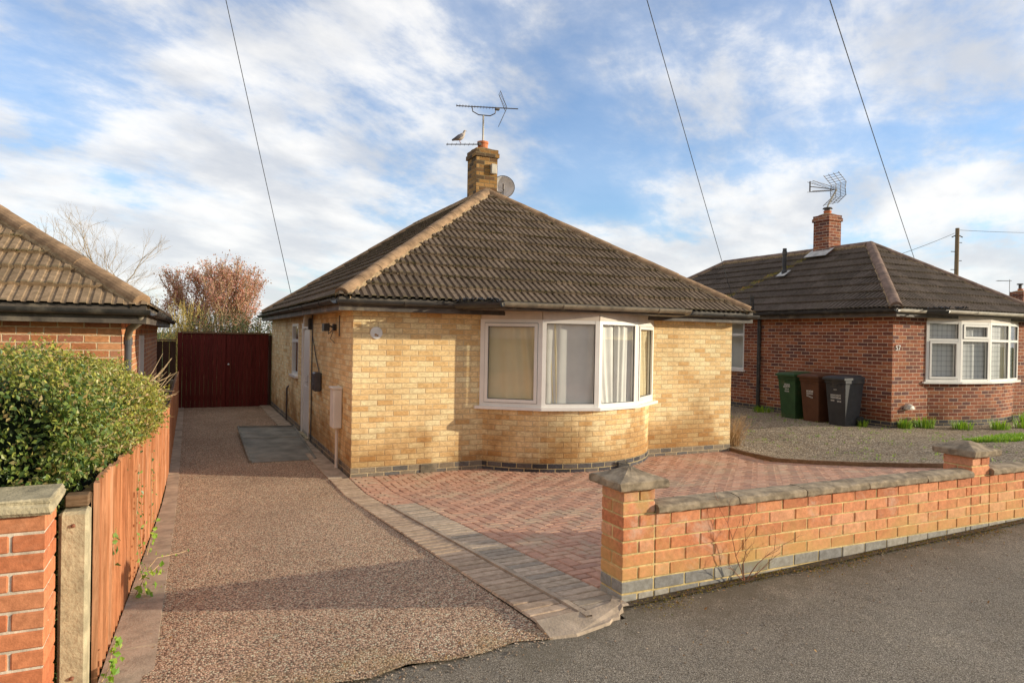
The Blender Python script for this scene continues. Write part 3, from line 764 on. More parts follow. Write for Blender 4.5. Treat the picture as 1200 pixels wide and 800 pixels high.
def house(root, X0, Y0, ZB, W, L, ridge_end, m_wall, m_pl, mt, side_ops=(), far_side_ops=(), front_ops=(), gm=m_gut, fasm=m_fas):
    ov = .25; H = 2.27; ez = ZB+2.40; run = W/2+ov; tan = (4.82-2.45)/3.575 if W > 6 else .663
    X1, Y1 = X0+W, Y0+L; th = .12
    mb = MB(); zt = ZB+H
    wall_open(mb, 'X', X0, X1, ZB+.15, zt, Y0, th, [(a+X0,b+X0,c+ZB,d+ZB) for a,b,c,d in front_ops])
    wall_open(mb, 'Y', Y0+th, Y1, ZB+.15, zt, X0, th, [(a+Y0,b+Y0,c+ZB,d+ZB) for a,b,c,d in side_ops])
    wall_open(mb, 'Y', Y0+th, Y1, ZB+.15, zt, X1, -th, [(a+Y0,b+Y0,c+ZB,d+ZB) for a,b,c,d in far_side_ops])
    wall_open(mb, 'X', X0+th, X1-th, ZB+.15, zt, Y1, -th, [])
    part('wall', mb, m_wall, root)
    mb = MB(); pp = .004
    dops = [(a+Y0,b+Y0,c+ZB-.3,ZB+.15) for a,b,c,d in side_ops if c < .2]
    wall_open(mb, 'X', X0-pp, X1+pp, ZB-.35, ZB+.15, Y0-pp, th, [])
    wall_open(mb, 'Y', Y0-pp+th, Y1, ZB-.35, ZB+.15, X0-pp, th, dops)
    wall_open(mb, 'Y', Y0-pp+th, Y1, ZB-.35, ZB+.15, X1+pp, -th, [])
    part('plinth', mb, m_pl, root)
    xe0, xe1, ye0, ye1 = X0-ov, X1+ov, Y0-ov, Y1+ov
    yr0 = ye0+run; yr1 = ridge_end; rb = ye1-yr1; ridge_z = ez+run*tan
    S = ye1-ye0
    mb = MB(); rb_ = .45 if X0 < -3 else 1.0
    roof_face(mb, (xe0,ye0,ez), (1,0), (0,1), xe1-xe0, run, tan, ((0,0),(run,run)), ((xe1-xe0,0),(run,run)), rib=rb_)
    roof_face(mb, (xe0,ye0,ez), (0,1), (1,0), S, run, tan, ((0,0),(yr0-ye0,run)), ((S,0),(yr1-ye0,run)), rib=rb_)
    roof_face(mb, (xe1,ye0,ez), (0,1), (-1,0), S, run, tan, ((0,0),(yr0-ye0,run)), ((S,0),(yr1-ye0,run)), rib=rb_)
    roof_face(mb, (xe0,ye1,ez), (1,0), (0,-1), xe1-xe0, rb, (ridge_z-ez)/rb, ((0,0),(run,rb)), ((xe1-xe0,0),(run,rb)))
    rf = part('roof', mb, mt, root, recalc=False)
    mb = MB(); mm = MB(); rx = xe0+run; dz = .05
    f0 = .16
    def on(a, b, t_): return tuple(a[k]+(b[k]-a[k])*t_ for k in range(3))
    A = (xe0,ye0,ez+dz); B = (rx,yr0,ridge_z+dz); C_ = (xe1,ye0,ez+dz); D = (rx,yr1,ridge_z+dz); E1 = (xe0,ye1,ez+dz); E2 = (xe1,ye1,ez+dz)
    for a, b in ((A,B),(C_,B),(B,D),(E1,D),(E2,D)): ridge_run(mb, mm, on(a,b,.012), b)
    part('ridge_tiles', mb, m_hipd if X0 > 8 else m_hip, rf, recalc=False); part('ridge_mortar', mm, m_mort, rf, recalc=False)
    # soffit, fascia, gutter
    mb = MB(); e = .015
    for (a,b,c,d) in ((xe0+e,xe1-e,ye0+e,Y0-.003),(xe0+e,X0-.003,Y0-.003,Y1+.003),(X1+.003,xe1-e,Y0-.003,Y1+.003),(xe0+e,xe1-e,Y1+.003,ye1-e)): mb.box(a,b,c,d,zt-.012,zt-.002)
    part('soffit', mb, m_sof, root)
    mb = MB(); z0, z1 = zt-.03, ez+.02
    mb.box(xe0+.012,xe1-.012,ye0+.012,ye0+.034,z0,z1); mb.box(xe0+.012,xe0+.034,ye0+.034,ye1-.034,z0,z1); mb.box(xe1-.034,xe1-.012,ye0+.034,ye1-.034,z0,z1); mb.box(xe0+.012,xe1-.012,ye1-.034,ye1-.012,z0,z1)
    part('fascia', mb, fasm, root)
    return dict(ez=ez, ridge=ridge_z, rx=rx, yr0=yr0, yr1=yr1, xe0=xe0, xe1=xe1, ye0=ye0, ye1=ye1, root=root, roof=rf)

def eaves_gutter(root, h, gm, fx=None, sides=('F','L','R','B'), front=None):
    zg = h['ez']-.025; o = .05
    segs = {'F': [((h['xe0']-.03,h['ye0']-o,zg),(h['xe1']+.03,h['ye0']-o,zg))], 'L': [((h['xe0']-o,h['ye0']-.03,zg),(h['xe0']-o,h['ye1']+.03,zg))],
            'R': [((h['xe1']+o,h['ye0']-.03,zg),(h['xe1']+o,h['ye1']+.03,zg))], 'B': [((h['xe0'],h['ye1']+o,zg),(h['xe1'],h['ye1']+o,zg))]}
    if front: segs['F'] = [((a,h['ye0']-o,zg),(b,h['ye0']-o,zg)) for a,b in front]
    for s_ in sides:
        for p, q in segs[s_]:
            mb = MB(); gutter(mb, p, q)
            part('gutter', mb, gm[s_] if isinstance(gm, dict) else gm, root)

def flat_window(root, axis, pl, sgn, a0, a1, z0, z1, rec=.05, split=None, net=None, sill=True, blind=m_net):
    """window set in a wall; axis='Y' wall plane x=pl, outward sgn*x"""
    mb = MB(); gl = MB(); fw = .055
    def B(m, a, b, z_0, z_1, n0, n1):
        lo, hi = sorted((pl+sgn*n0, pl+sgn*n1))
        if axis == 'Y': m.box(lo, hi, a, b, z_0, z_1)
        else: m.box(a, b, lo, hi, z_0, z_1)
    B(mb,a0,a0+fw,z0,z1,-rec-.06,-rec+.02); B(mb,a1-fw,a1,z0,z1,-rec-.06,-rec+.02)
    B(mb,a0+fw,a1-fw,z0,z0+fw,-rec-.06,-rec+.018); B(mb,a0+fw,a1-fw,z1-fw,z1,-rec-.06,-rec+.018)
    if split: B(mb,a0+fw,a1-fw,split-.03,split+.03,-rec-.06,-rec+.018)
    w = part('window', mb, m_upvc, root)
    B(gl,a0+fw,a1-fw,z0+fw,z1-fw,-rec-.02,-rec-.016); part('pane', gl, m_glass, w)
    mb = MB(); B(mb,a0,a1,z0,z1,-rec-.30,-rec-.28); part('net_curtain', mb, blind, w)
    if sill:
        mb = MB(); B(mb,a0-.05,a1+.05,z0-.045,z0-.002,-.05,.055); part('sill', mb, m_upvc, w)
    return w

# ---- the buff bungalow
H1 = empty('bungalow', (0,0,0), 'pale buff brick bungalow with hipped brown tile roof and white bow window, in the centre', 'bungalow')
h1 = house(H1, 0,0,0, 6.55, 9.9, 7.95, m_buff, m_bluew, m_tile, side_ops=[(3.55,4.5,-.0,2.12),(5.05,5.95,1.08,2.13)], front_ops=[(1.87,4.83,.9,2.26)])
eaves_gutter(H1, h1, {'F':m_gut,'L':m_gut,'R':m_gut,'B':m_gut}, front=[(-.28,1.36),(5.18,6.83)])
cur = [ [(m_curt,0.0,1.0,.075,.016,.16,0)],
        [(m_curt,.0,.30,.075,.018,.09,.18),(m_net,.10,1.0,.06,.016,.14,0)],
        [(m_net,.03,.60,.07,.022,.13,.20),(m_net,.50,1.0,.05,.014,.11,0)],
        [(m_curt,.0,1.0,.075,.02,.11,0)] ]
bay(H1, 0,0,0, m_buff, m_blue, False, m_curt, cur, m_gutg)
chimney(H1, 3.2,3.66,3.66,4.15,4.2,5.72, m_chim)
c1 = [o for o in H1.children if o.name.startswith('chimney')][0]
mb = MB(); mb.cbox(3.50,3.62,3.58,3.655,5.22,5.42,.01); part('alarm_box', mb, m_gutw, c1)
# door in the shady side wall
mb = MB(); mb.box(.045,.075,3.55,4.5,0.02,2.12)
for a,b,c,d in ((3.55,3.63,.02,2.12),(4.42,4.5,.02,2.12),(3.63,4.42,2.02,2.12)): mb.box(-.012,.04,a,b,c,d)
dr = part('door', mb, m_upvc, H1)
mb = MB(); mb.box(.02,.043,3.65,4.40,.10,2.0); 
for zz in ((.2,.95),(1.1,1.85)): mb.box(.010,.0195,3.77,4.28,zz[0],zz[1])
part('door_panel', mb, m_upvc, dr)
mb = MB(); mb.tube([(-.02,3.72,1.05),(-.02,3.84,1.05)], .011, 8); mb.box(-.01,.018,3.70,3.73,.97,1.17); part('handle', mb, m_metal, dr)
mb = MB(); mb.box(-.06,.02,3.5,4.55,.0,.055); part('doorstep', mb, m_conc, dr)
mb = MB(); mb.cbox(-.13,-.005,3.42,3.52,2.05,2.26,.006); part('trunking_box', mb, m_gutw, H1)
mb = MB(); mb.cbox(-.07,-.004,3.30,3.40,2.0,2.2,.01); part('junction_box', mb, m_gut, H1)
flat_window(H1, 'Y', 0, -1, 5.05, 5.95, 1.08, 2.13, .02, 1.78)
# meters, lamp, plaque, pipes, air bricks
mb = MB(); mb.cbox(-.125,-.004,2.28,2.52,.99,1.30,.02); ml = part('electricity_meter_box', mb, m_meterg, H1)
mb = MB(); mb.cbox(-.135,-.1255,2.33,2.47,1.02,1.10,.004); part('cover', mb, m_gut, ml)
mb = MB(); mb.cbox(-.13,-.004,.60,.86,.60,1.16,.015); gb = part('gas_meter_box', mb, m_gasb, H1)
mb = MB(); mb.cbox(-.15,-.004,.585,.875,1.155,1.185,.006); part('lid', mb, m_gasb, gb)
mb = MB(); mb.tube([(-.05,.74,.60),(-.05,.74,.02)], .022, 10); part('gas_pipe', mb, m_terra if False else m_gasb, gb)
for pts_, r__ in (([(-.02,3.2,2.26),(-.02,3.2,1.9),(-.02,2.75,1.5),(-.02,2.42,1.28)], .008), ([(-.015,3.25,2.26),(-.015,3.25,.05)], .01), ([(-.02,.82,2.2),(-.02,.82,1.9)], .008)):
    mb = MB(); mb.tube(pts_, r__, 6); part('cable', mb, m_cable, H1)
mb = MB(); mb.cbox(-.05,-.003,1.12,1.22,1.98,2.08,.008); mb.tube([(-.04,1.17,2.03),(-.13,1.17,2.06)], .012, 8)
sl = part('security_light', mb, m_gut, H1)
mb = MB(); mb.obox((-.16,1.05,2.02), (1,0,0), (0,1,0), (0,0,1), (-.05,.03), (-.09,.09), (-.05,.06)); mb.obox((-.14,1.30,2.06), Vector((1,0,.3)).normalized(), (0,1,0), Vector((-.3,0,1)).normalized(), (-.03,.03), (-.07,.07), (-.02,.02)); part('lamp_head', mb, m_gut, sl)
mb = MB(); mb.tube([(-.03,1.2,2.0),(-.06,1.45,1.93),(-.02,1.7,2.1)], .006, 5); mb.tube([(-.03,1.2,2.0),(-.05,1.33,1.86),(-.02,1.15,1.8)], .005, 5); part('cable', mb, m_cable, sl)
mb = MB(); mb.lathe((.31,0,1.955), [(.085,-.002),(.085,-.012),(.078,-.02),(.02,-.022)], 28, 'Y'); pq = part('plaque', mb, m_wht, H1, label='round white ceramic plaque')
mb = MB(); mb.lathe((.30,0,1.93), [(.018,-.0225),(.01,-.024)], 10, 'Y'); mb.lathe((.325,0,1.92), [(.014,-.0225),(.008,-.024)], 10, 'Y'); part('flower_motif', mb, m_hip, pq)
for (x,y,n) in ((1.08,0,0),):
    mb = MB(); mb.box(x-.12,x+.12,-.012,-.0045,.02,.145)
    for k in range(5):
        mb.box(x-.115,x+.115,-.02,-.0125,.027+k*.024,.036+k*.024)
    part('air_brick', mb, m_gutg, H1)
mb = MB(); 
for k in range(6): mb.obox((3.84,-.722,.02+k*.021), Vector((.965,.26,0)), Vector((.26,-.965,0)), (0,0,1), (-.11,.11), (-.02,.012), (0,.009))
part('air_brick', mb, m_gut, H1)
mb = MB(); mb.tube([(-.04,6.4,.05),(-.04,6.35,.75),(-.0,6.35,.8)], .02, 8); part('waste_pipe', mb, m_rod, H1)
mb = MB(); mb.tube([(5.05,-.27,2.36),(5.05,-.05,2.26)], .03, 8); 
single_skip = mb

# ---- right hand red brick bungalow
H2 = empty('bungalow', (10.73,0,.23), 'dark red brick bungalow with hipped dark tile roof beyond the gravel, behind the bins', 'bungalow')
h2 = house(H2, 10.73,0,.23, 4.6, 9.66, 7.3, m_red, m_blue, m_tile_r, side_ops=[(4.05,5.2,.98,2.2)], front_ops=[(1.04,4.13,.9,2.26)])
eaves_gutter(H2, h2, {'F':m_gutw,'L':m_gut,'R':m_gut,'B':m_gut}, front=[(10.46,11.25),(15.3,15.62)])
cur2 = [[(m_netc,.0,1.0,.07,.010,.14,0)],[(m_netc,.0,1.0,.07,.014,.13,0)],[(m_netc,.0,1.0,.07,.012,.12,0),(m_curt,.75,.98,.07,.012,.07,0)],[(m_netc,.0,1.0,.07,.010,.14,0)]]
bay(H2, 9.9,0,.23, m_red, m_blue, True, m_netc, cur2, m_gutw, 1.05, .42)
chimney(H2, 12.78,13.22,3.3,3.78,4.0,5.22, m_red, .09, .10, cowl=True)
flat_window(H2, 'Y', 10.73, -1, 4.05, 5.2, 1.21, 2.43, .04, 2.1)
mb = MB(); mb.tube([(10.68,3.5,.2),(10.68,3.5,2.45),(10.45,3.5,2.6),(10.42,3.5,3.05)], .045, 12)
for zz in (.7,1.5,2.2): mb.tube([(10.68,3.5,zz),(10.68,3.5,zz+.05)], .055, 12)
part('soil_pipe', mb, m_gut, H2)
mb = MB(); mb.lathe((11.9,3.9,3.6), [(.075,0),(.07,.16),(.05,.2),(.048,.56),(.06,.58),(.06,.66),(.05,.68),(.05,.74)], 16); part('vent_pipe', mb, m_gut, h2['roof'])
mb = MB(); mb.obox((11.9,3.9,3.68), Vector((1,0,.663)).normalized(), (0,1,0), Vector((-.663,0,1)).normalized(), (-.16,.12), (-.14,.14), (.03,.04)); part('lead_flashing', mb, m_lead, h2['roof']); mb = MB(); mb.obox((12.72,3.5,4.22), Vector((1,0,.663)).normalized(), (0,1,0), Vector((-.663,0,1)).normalized(), (-.2,.18), (-.32,.36), (.035,.045))
part('lead_flashing', mb, m_lead, h2['roof'])
mb = MB()
for k in range(420):
    t_ = random.random(); x = 10.9+1.8*t_+random.gauss(0,.05); y = 5.3-1.4*t_+random.gauss(0,.07); z = 2.63+.663*(x-10.48)+.05
    s_ = random.uniform(.02,.05); a = random.uniform(0,6); mb.add([(x+s_*math.cos(a+q),y+s_*math.sin(a+q),z+random.uniform(-.01,.02)+.663*s_*math.cos(a+q)) for q in (0,2.1,4.2)], [(0,1,2)])
tag(part('moss', mb, m_moss, h2['roof'], recalc=False), kind='stuff')
mb = MB(); N_ = 12; vs = []
for k in range(N_+1):
    a = math.pi*k/N_
    for (rr, yy) in ((.11,-.003),(.11,-.06),(.075,-.12),(.01,-.135)): vs.append((11.2+rr*math.cos(a), yy, .62+rr*math.sin(a)))
mb.add(vs, [(k*4+m_, k*4+m_+1, (k+1)*4+m_+1, (k+1)*4+m_) for k in range(N_) for m_ in range(3)]+[(0,1,2,3,N_*4+3,N_*4+2,N_*4+1,N_*4)])
part('flue_vent', mb, m_gutw, H2)
def text_part(txt, size, loc, rot, m, parent, name, ext=.004):
    cu = bpy.data.curves.new(name, 'FONT'); cu.body = txt; cu.size = size; cu.extrude = ext; cu.align_x = 'CENTER'; cu.align_y = 'CENTER'
    o = bpy.data.objects.new(name, cu); COL.objects.link(o)
    me = bpy.data.meshes.new_from_object(o.evaluated_get(bpy.context.evaluated_depsgraph_get()))
    bpy.data.objects.remove(o); bpy.data.curves.remove(cu)
    M_ = Matrix.Translation(Vector(loc)-Vector(org(parent))) @ rot
    me.transform(M_); me.materials.clear(); me.materials.append(m)
    ob = bpy.data.objects.new(name, me); COL.objects.link(ob); ob.parent = parent; return ob
text_part('57', .15, (10.87,-.016,1.85), Matrix.Rotation(R(90),4,'X'), m_wht, H2, 'house_number', .006)
mb = MB(); mb.box(10.5,10.78,-.27,-.2,2.43,2.49); 

# ---- left hand orange-red bungalow
H3 = empty('bungalow', (-2.6,-1.07,-.24), 'orange-red brick bungalow with mossy buff roof tiles behind the hedge, at the left edge', 'bungalow')
h3 = house(H3, -9.2,-1.07,-.24, 6.6, 8.6, 4.4, m_redl, m_blue, m_tile_l, far_side_ops=[(2.75,3.6,.9,2.1)])
eaves_gutter(H3, h3, m_gut)
flat_window(H3, 'Y', -2.6, 1, -1.07+2.75, -1.07+3.6, .66, 1.86, .0, None)
mb = MB(); mb.tube([(-2.40,-1.30,2.10),(-2.42,-1.27,2.02),(-2.52,-1.12,1.94),(-2.54,-1.02,1.88),(-2.54,-1.0,1.80)], .036, 12); part('swan_neck', mb, m_gutg, H3, smooth=True)
mb = MB(); mb.tube([(-2.54,-1.0,1.84),(-2.54,-1.0,-.2)], .034, 12); mb.tube([(-2.54,-1.0,1.86),(-2.54,-1.0,1.78)], .042, 12); part('downpipe', mb, m_meterg, H3, smooth=False)

# ---- third bungalow, only its chimney and roof show beyond
H4 = empty('bungalow', (26.4,2.3,-.9), 'farthest bungalow, only its small red chimney showing beyond the roof at the right edge', 'bungalow')
h4 = house(H4, 26.4,2.3,-.9, 6.0, 9.0, 8.3, m_red, m_blue, m_tile_r)
eaves_gutter(H4, h4, m_gut)
chimney(H4, 29.5,30.05,7.7,8.2,2.6,4.22, m_red, .10, .1)
C4 = [o for o in H4.children if o.name.startswith('chimney')][0]
mb = MB(); mb.tube([(29.75,7.95,4.25),(29.75,7.95,4.5)], .06, 10); mb.lathe((29.75,7.95,4.50), [(.03,0),(.13,.03),(.11,.07),(.02,.08)], 12); part('cowl', mb, m_rod, C4)

# ------------------------------------------------------------------ camera basis (used only to orient flat aerials sensibly)
RV = Vector((.9048,-.4258,0)); FV = Vector((.4258,.9048,0))
# aerials
def aerial(name, loc, label):
    return empty(name, loc, label, 'aerial')
A1 = aerial('tv_aerial', (3.43,3.9,5.80), 'long straight tv aerial with a V reflector on the white mast above the central chimney')
mb = MB(); mb.tube([(3.43,3.9,5.78),(3.43,3.9,6.46)], .019, 10); part('mast', mb, m_gutw, A1)
b0 = Vector((3.43,3.9,6.62)); e1 = (RV*.985 + FV*.17).normalized()
mb = MB(); mb.tube([b0-e1*.56+Vector((0,0,.0)), b0+e1*.72+Vector((0,0,.03))], .011, 8)
bm_ = part('boom', mb, m_rod, A1)
pr = Vector((0,0,1)).cross(e1)
mb = MB()
for k in range(14):
    c = b0 - e1*(.55-.062*k); mb.tube([c-pr*.09+Vector((0,0,-.012)), c+pr*.09+Vector((0,0,.012))], .004, 5); mb.tube([c, c+Vector((0,0,.035))], .005, 5)
mb.cbox(b0.x+.28*e1.x-.04,b0.x+.28*e1.x+.05,b0.y+.28*e1.y-.03,b0.y+.28*e1.y+.03,b0.z-.03,b0.z+.02,.006)
part('director', mb, m_rod, A1)
mb = MB(); V0 = b0+e1*.47
for sg in (1,-1):
    tip = V0 - e1*.14*1.0 + Vector((0,0,sg*.33))
    for q in (-1,1): mb.tube([V0+pr*.10*q, tip+pr*.10*q], .006, 5)
    for k in range(8):
        c = V0.lerp(tip, (k+1)/8); mb.tube([c-pr*.14, c+pr*.14], .004, 5)
part('reflector', mb, m_rod, A1)
mb = MB(); P_ = [b0-e1*.24+Vector((0,0,.02)), b0-e1*.22-Vector((0,0,.09)), b0-e1*.10-Vector((0,0,.15)), b0+e1*.14-Vector((0,0,.155)), b0+e1*.24-Vector((0,0,.10)), b0+e1*.26-Vector((0,0,.01))]
mb.tube(P_, .011, 8); part('cradle', mb, m_rod, A1)
# small lower boom with the pigeon
A2 = aerial('old_aerial_boom', (3.30,3.85,5.88), 'short bare boom sticking out left from the central chimney pot, under the pigeon')
mb = MB(); q0 = Vector((3.36,3.85,5.85)); mb.tube([q0, q0-e1*.70-Vector((0,0,.045))], .010, 8); part('boom', mb, m_rod, A2)
mb = MB()
for k in range(7):
    c = q0 - e1*(.15+.088*k) - Vector((0,0,.01+.0055*k)); mb.tube([c-pr*.10, c+pr*.10], .004, 5)
mb.cbox(q0.x-.06,q0.x+.02,q0.y-.03,q0.y+.03,q0.z-.03,q0.z+.04,.008)
part('director', mb, m_rod, A2)
# pigeon
pb = q0 - e1*.43 + Vector((0,0,.0))
B1 = empty('pigeon', tuple(pb), 'plump brown-grey pigeon perched on the short boom beside the chimney', 'bird')
def loft(mb, rings, n=14):
    vs = []; fs = []
    for (c, d, ra, rb_) in rings:
        d = d.normalized(); a = d.cross(Vector((0,0,1))).normalized(); u_ = a.cross(d).normalized()
        vs += [c + a*math.cos(2*math.pi*k/n)*ra + u_*math.sin(2*math.pi*k/n)*rb_ for k in range(n)]
    for i in range(len(rings)-1):
        for k in range(n): fs.append((i*n+k, i*n+(k+1)%n, (i+1)*n+(k+1)%n, (i+1)*n+k))
    fs.append(tuple(range(n))[::-1]); fs.append(tuple((len(rings)-1)*n+k for k in range(n)))
    mb.add(vs, fs)
d1 = (e1 + Vector((0,0,.45)))
def bp(x, z): return pb + e1*x + Vector((0,0,z))
mb = MB(); loft(mb, [(bp(-.15,.035),d1,.012,.006),(bp(-.10,.055),d1,.026,.014),(bp(-.05,.085),d1,.052,.042),(bp(0,.11),d1,.066,.060),(bp(.045,.14),d1,.060,.060),(bp(.075,.17),d1,.042,.045),(bp(.085,.20),e1*.4+Vector((0,0,1)),.028,.030),(bp(.088,.222),e1*.4+Vector((0,0,1)),.024,.027),(bp(.095,.245),e1+Vector((0,0,.6)),.024,.024),(bp(.115,.252),e1,.016,.016),(bp(.128,.25),e1,.005,.005)])
bd = part('body', mb, m_bird, B1, smooth=True)
mb = MB()
for sg in (-1,1):
    c = pr*sg*.052; loft(mb, [(bp(-.16,.05)+c*.4,d1,.004,.006),(bp(-.10,.075)+c*.8,d1,.008,.02),(bp(-.02,.115)+c*1.1,d1,.012,.04),(bp(.045,.145)+c,d1,.008,.03),(bp(.07,.16)+c*.8,d1,.003,.01)], 8)
part('wing', mb, m_birdh, bd, smooth=True)
mb = MB(); mb.lathe(tuple(bp(.1,.248)), [(.004,-.0),(.026,.003)], 10); 
mb = MB(); mb.tube([bp(.125,.25), bp(.148,.243)], [.006,.002], 6); part('beak', mb, m_rod, bd)
mb = MB()
for sg in (-1,1): mb.tube([bp(.0,.07)+pr*sg*.02, bp(.005,.012)+pr*sg*.015, bp(.03,.006)+pr*sg*.015], .004, 5)
part('leg', mb, m_terra, bd)
# satellite dish
D1 = empty('satellite_dish', (3.98,4.0,5.0), 'round pale satellite dish fixed behind the right side of the central chimney', 'satellite dish')
dc = Vector((4.05,4.25,5.10)); ax = Vector((-.35,-.87,.30)).normalized(); a_ = ax.cross(Vector((0,0,1))).normalized(); u_ = a_.cross(ax)
mb = MB(); vs = []; fs = []; Nr = 8; Na = 32; RD = .27
for back in (0,1):
    for i in range(Nr+1):
        rr = RD*i/Nr; dd = .26*rr*rr/RD - back*.006
        vs += [dc + a_*rr*math.cos(2*math.pi*k/Na)*.93 + u_*rr*math.sin(2*math.pi*k/Na) + ax*dd for k in range(Na)]
o_ = (Nr+1)*Na
for b_ in (0,1):
    for i in range(Nr):
        for k in range(Na): fs.append((b_*o_+i*Na+k, b_*o_+i*Na+(k+1)%Na, b_*o_+(i+1)*Na+(k+1)%Na, b_*o_+(i+1)*Na+k))
for k in range(Na): fs.append((Nr*Na+k, Nr*Na+(k+1)%Na, o_+Nr*Na+(k+1)%Na, o_+Nr*Na+k))
mb.add(vs, fs); part('dish', mb, m_dish, D1, smooth=True)
mb = MB()
rim = [dc + a_*RD*.93*math.cos(2*math.pi*k/32) + u_*RD*math.sin(2*math.pi*k/32) + ax*.068 for k in range(33)]
mb.tube(rim, .006, 6, False); part('rim', mb, m_rod, D1)
mb = MB(); mb.tube([dc-u_*.24+ax*.07, dc-u_*.22+ax*.34], .009, 6); mb.tube([dc-u_*.22+ax*.34, dc-u_*.10+ax*.36], .02, 8); part('feed_arm', mb, m_rod, D1)
mb = MB(); mb.tube([dc-ax*.01, dc-ax*.10, Vector((3.95,4.1,4.98)), Vector((3.66,4.0,4.98))], .018, 8); part('bracket', mb, m_rod, D1)
# neighbour's aerial
n0 = Vector((13.0,3.54,5.35)); tp = n0+Vector((.0,0,.46))+RV*.10
A3 = aerial('tv_aerial', tuple(n0), 'tv aerial with a large bent grid reflector on the right-hand red chimney')
mb = MB(); mb.tube([n0, n0+Vector((0,0,.12)), n0+Vector((0,0,.20))+RV*.03, tp+RV*.13+Vector((0,0,.12))], .022, 8); part('mast', mb, m_gutw, A3)
cN = tp + RV*.12 + Vector((0,0,.10)); eN = -(RV*.93+FV*.35).normalized(); pN = Vector((0,0,1)).cross(eN)
mb = MB(); mb.tube([cN, cN+eN*.86+Vector((0,0,-.0))], .012, 8); part('boom', mb, m_rod, A3)
mb = MB()
for k in range(9):
    c = cN+eN*(.14+.085*k); s_ = .03+.012*k
    for q in (-1,1): mb.tube([c-pN*.1+Vector((0,0,q*s_)), c+pN*.1+Vector((0,0,q*s_))], .005, 5)
for q in (-1,1):
    for w_ in (-1,1): mb.tube([cN+eN*.06+Vector((0,0,q*.02))+pN*w_*.09, cN+eN*.88+Vector((0,0,q*.13))+pN*w_*.09], .006, 5)
mb.tube([cN+eN*.88+Vector((0,0,-.13)), cN+eN*.88+Vector((0,0,.13))], .018, 6)
part('director', mb, m_rod, A3)
mb = MB()
for sg in (1,-1):
    base = cN - eN*.04; tip = cN + eN*.20 + Vector((0,0,sg*.40))
    mid = cN - eN*.07 + Vector((0,0,sg*.17))
    for w_ in (-.24,-.08,.08,.24): mb.tube([base+pN*w_, mid+pN*w_, tip+pN*w_], .008, 5)
    for k in range(9):
        t_ = (k+.5)/9; c = base.lerp(mid, t_*2) if t_ < .5 else mid.lerp(tip, t_*2-1)
        mb.tube([c-pN*.26, c+pN*.26], .006, 5)
part('reflector', mb, m_rod, A3)
# far aerial on third chimney
A4 = aerial('tv_aerial', (29.6,6.7,4.1), 'tiny distant tv aerial above the farthest chimney at the right edge')
mb = MB(); mb.tube([(29.45,8.2,4.07),(29.45,8.2,4.75)], .015, 6); part('mast', mb, m_metal, A4)
mb = MB(); mb.tube([Vector((29.45,8.2,4.68))-RV*.55, Vector((29.45,8.2,4.70))+RV*.08], .015, 6)
for k in range(8): c = Vector((29.45,8.2,4.69))-RV*(.52-.065*k); mb.tube([c-FV*.1, c+FV*.1], .008, 4)
part('boom', mb, m_metal, A4)

# ------------------------------------------------------------------ garden wall with real bricks
def brick_run(mb_list, x0, x1, y0, y1, zb, rows, end_l=True, mats=None, half_start=0):
    for r_ in range(rows):
        z0 = zb+r_*.075; tgt = mb_list[0] if r_ < 2 else mb_list[1]
        x = x0 - (.1125 if r_ % 2 == half_start else 0)
        while x < x1-.02:
            a = max(x, x0)+.004; b = min(x+.225, x1)-.004
            if b-a > .03:
                d = random.uniform(-.002,.002)
                tgt.cbox(a, b, y0+d, y1+d, z0+.004, z0+.071, .004, .0008)
            x += .225
W1 = empty('garden_wall', (.3,-5.88,.4), 'low orange brick front wall with blue brick base and mossy coping stones beside the footpath', 'wall')
blue, org_ = MB(), MB(); zb = .396
PX = (3.50,3.725)
brick_run([blue,org_], .515, 3.50, -5.88, -5.778, zb, 7)
brick_run([blue,org_], 3.73, 9.0, -5.88, -5.778, zb, 7)
mbm = MB(); mbm.box(.50, 9.0, -5.875, -5.783, zb-.1, zb+.525)
wl = part('brickwork', org_, m_gb, W1, recalc=True); part('base_course', blue, m_gbb, W1); part('mortar', mbm, m_mor, W1)
def pillar(x0, y0, w, zb_, rows, parent, cap_z=.085, mats=(m_gbb,m_gb,m_mor), blue_rows=2):
    b1, b2 = MB(), MB()
    for r_ in range(rows):
        z0 = zb_+r_*.075+.005; z1 = z0+.065; tg = b1 if r_ < blue_rows else b2; d = lambda: random.uniform(-.0015,.0015)
        if r_ % 2: 
            tg.cbox(x0+d(),x0+w+d(),y0+d(),y0+.107,z0,z1,.005,.0008); tg.cbox(x0+d(),x0+w+d(),y0+.118,y0+w+d(),z0,z1,.005,.0008)
        else:
            tg.cbox(x0+d(),x0+w/2-.005,y0+d(),y0+w+d(),z0,z1,.005,.0008); tg.cbox(x0+w/2+.005,x0+w+d(),y0+d(),y0+w+d(),z0,z1,.005,.0008)
    o = part('pillar', b2, mats[1], parent)
    if blue_rows: part('base_brick', b1, mats[0], o)
    mm = MB(); mm.box(x0+.006,x0+w-.006,y0+.006,y0+w-.006,zb_-.1,zb_+rows*.075); part('mortar', mm, mats[2], o)
    return o
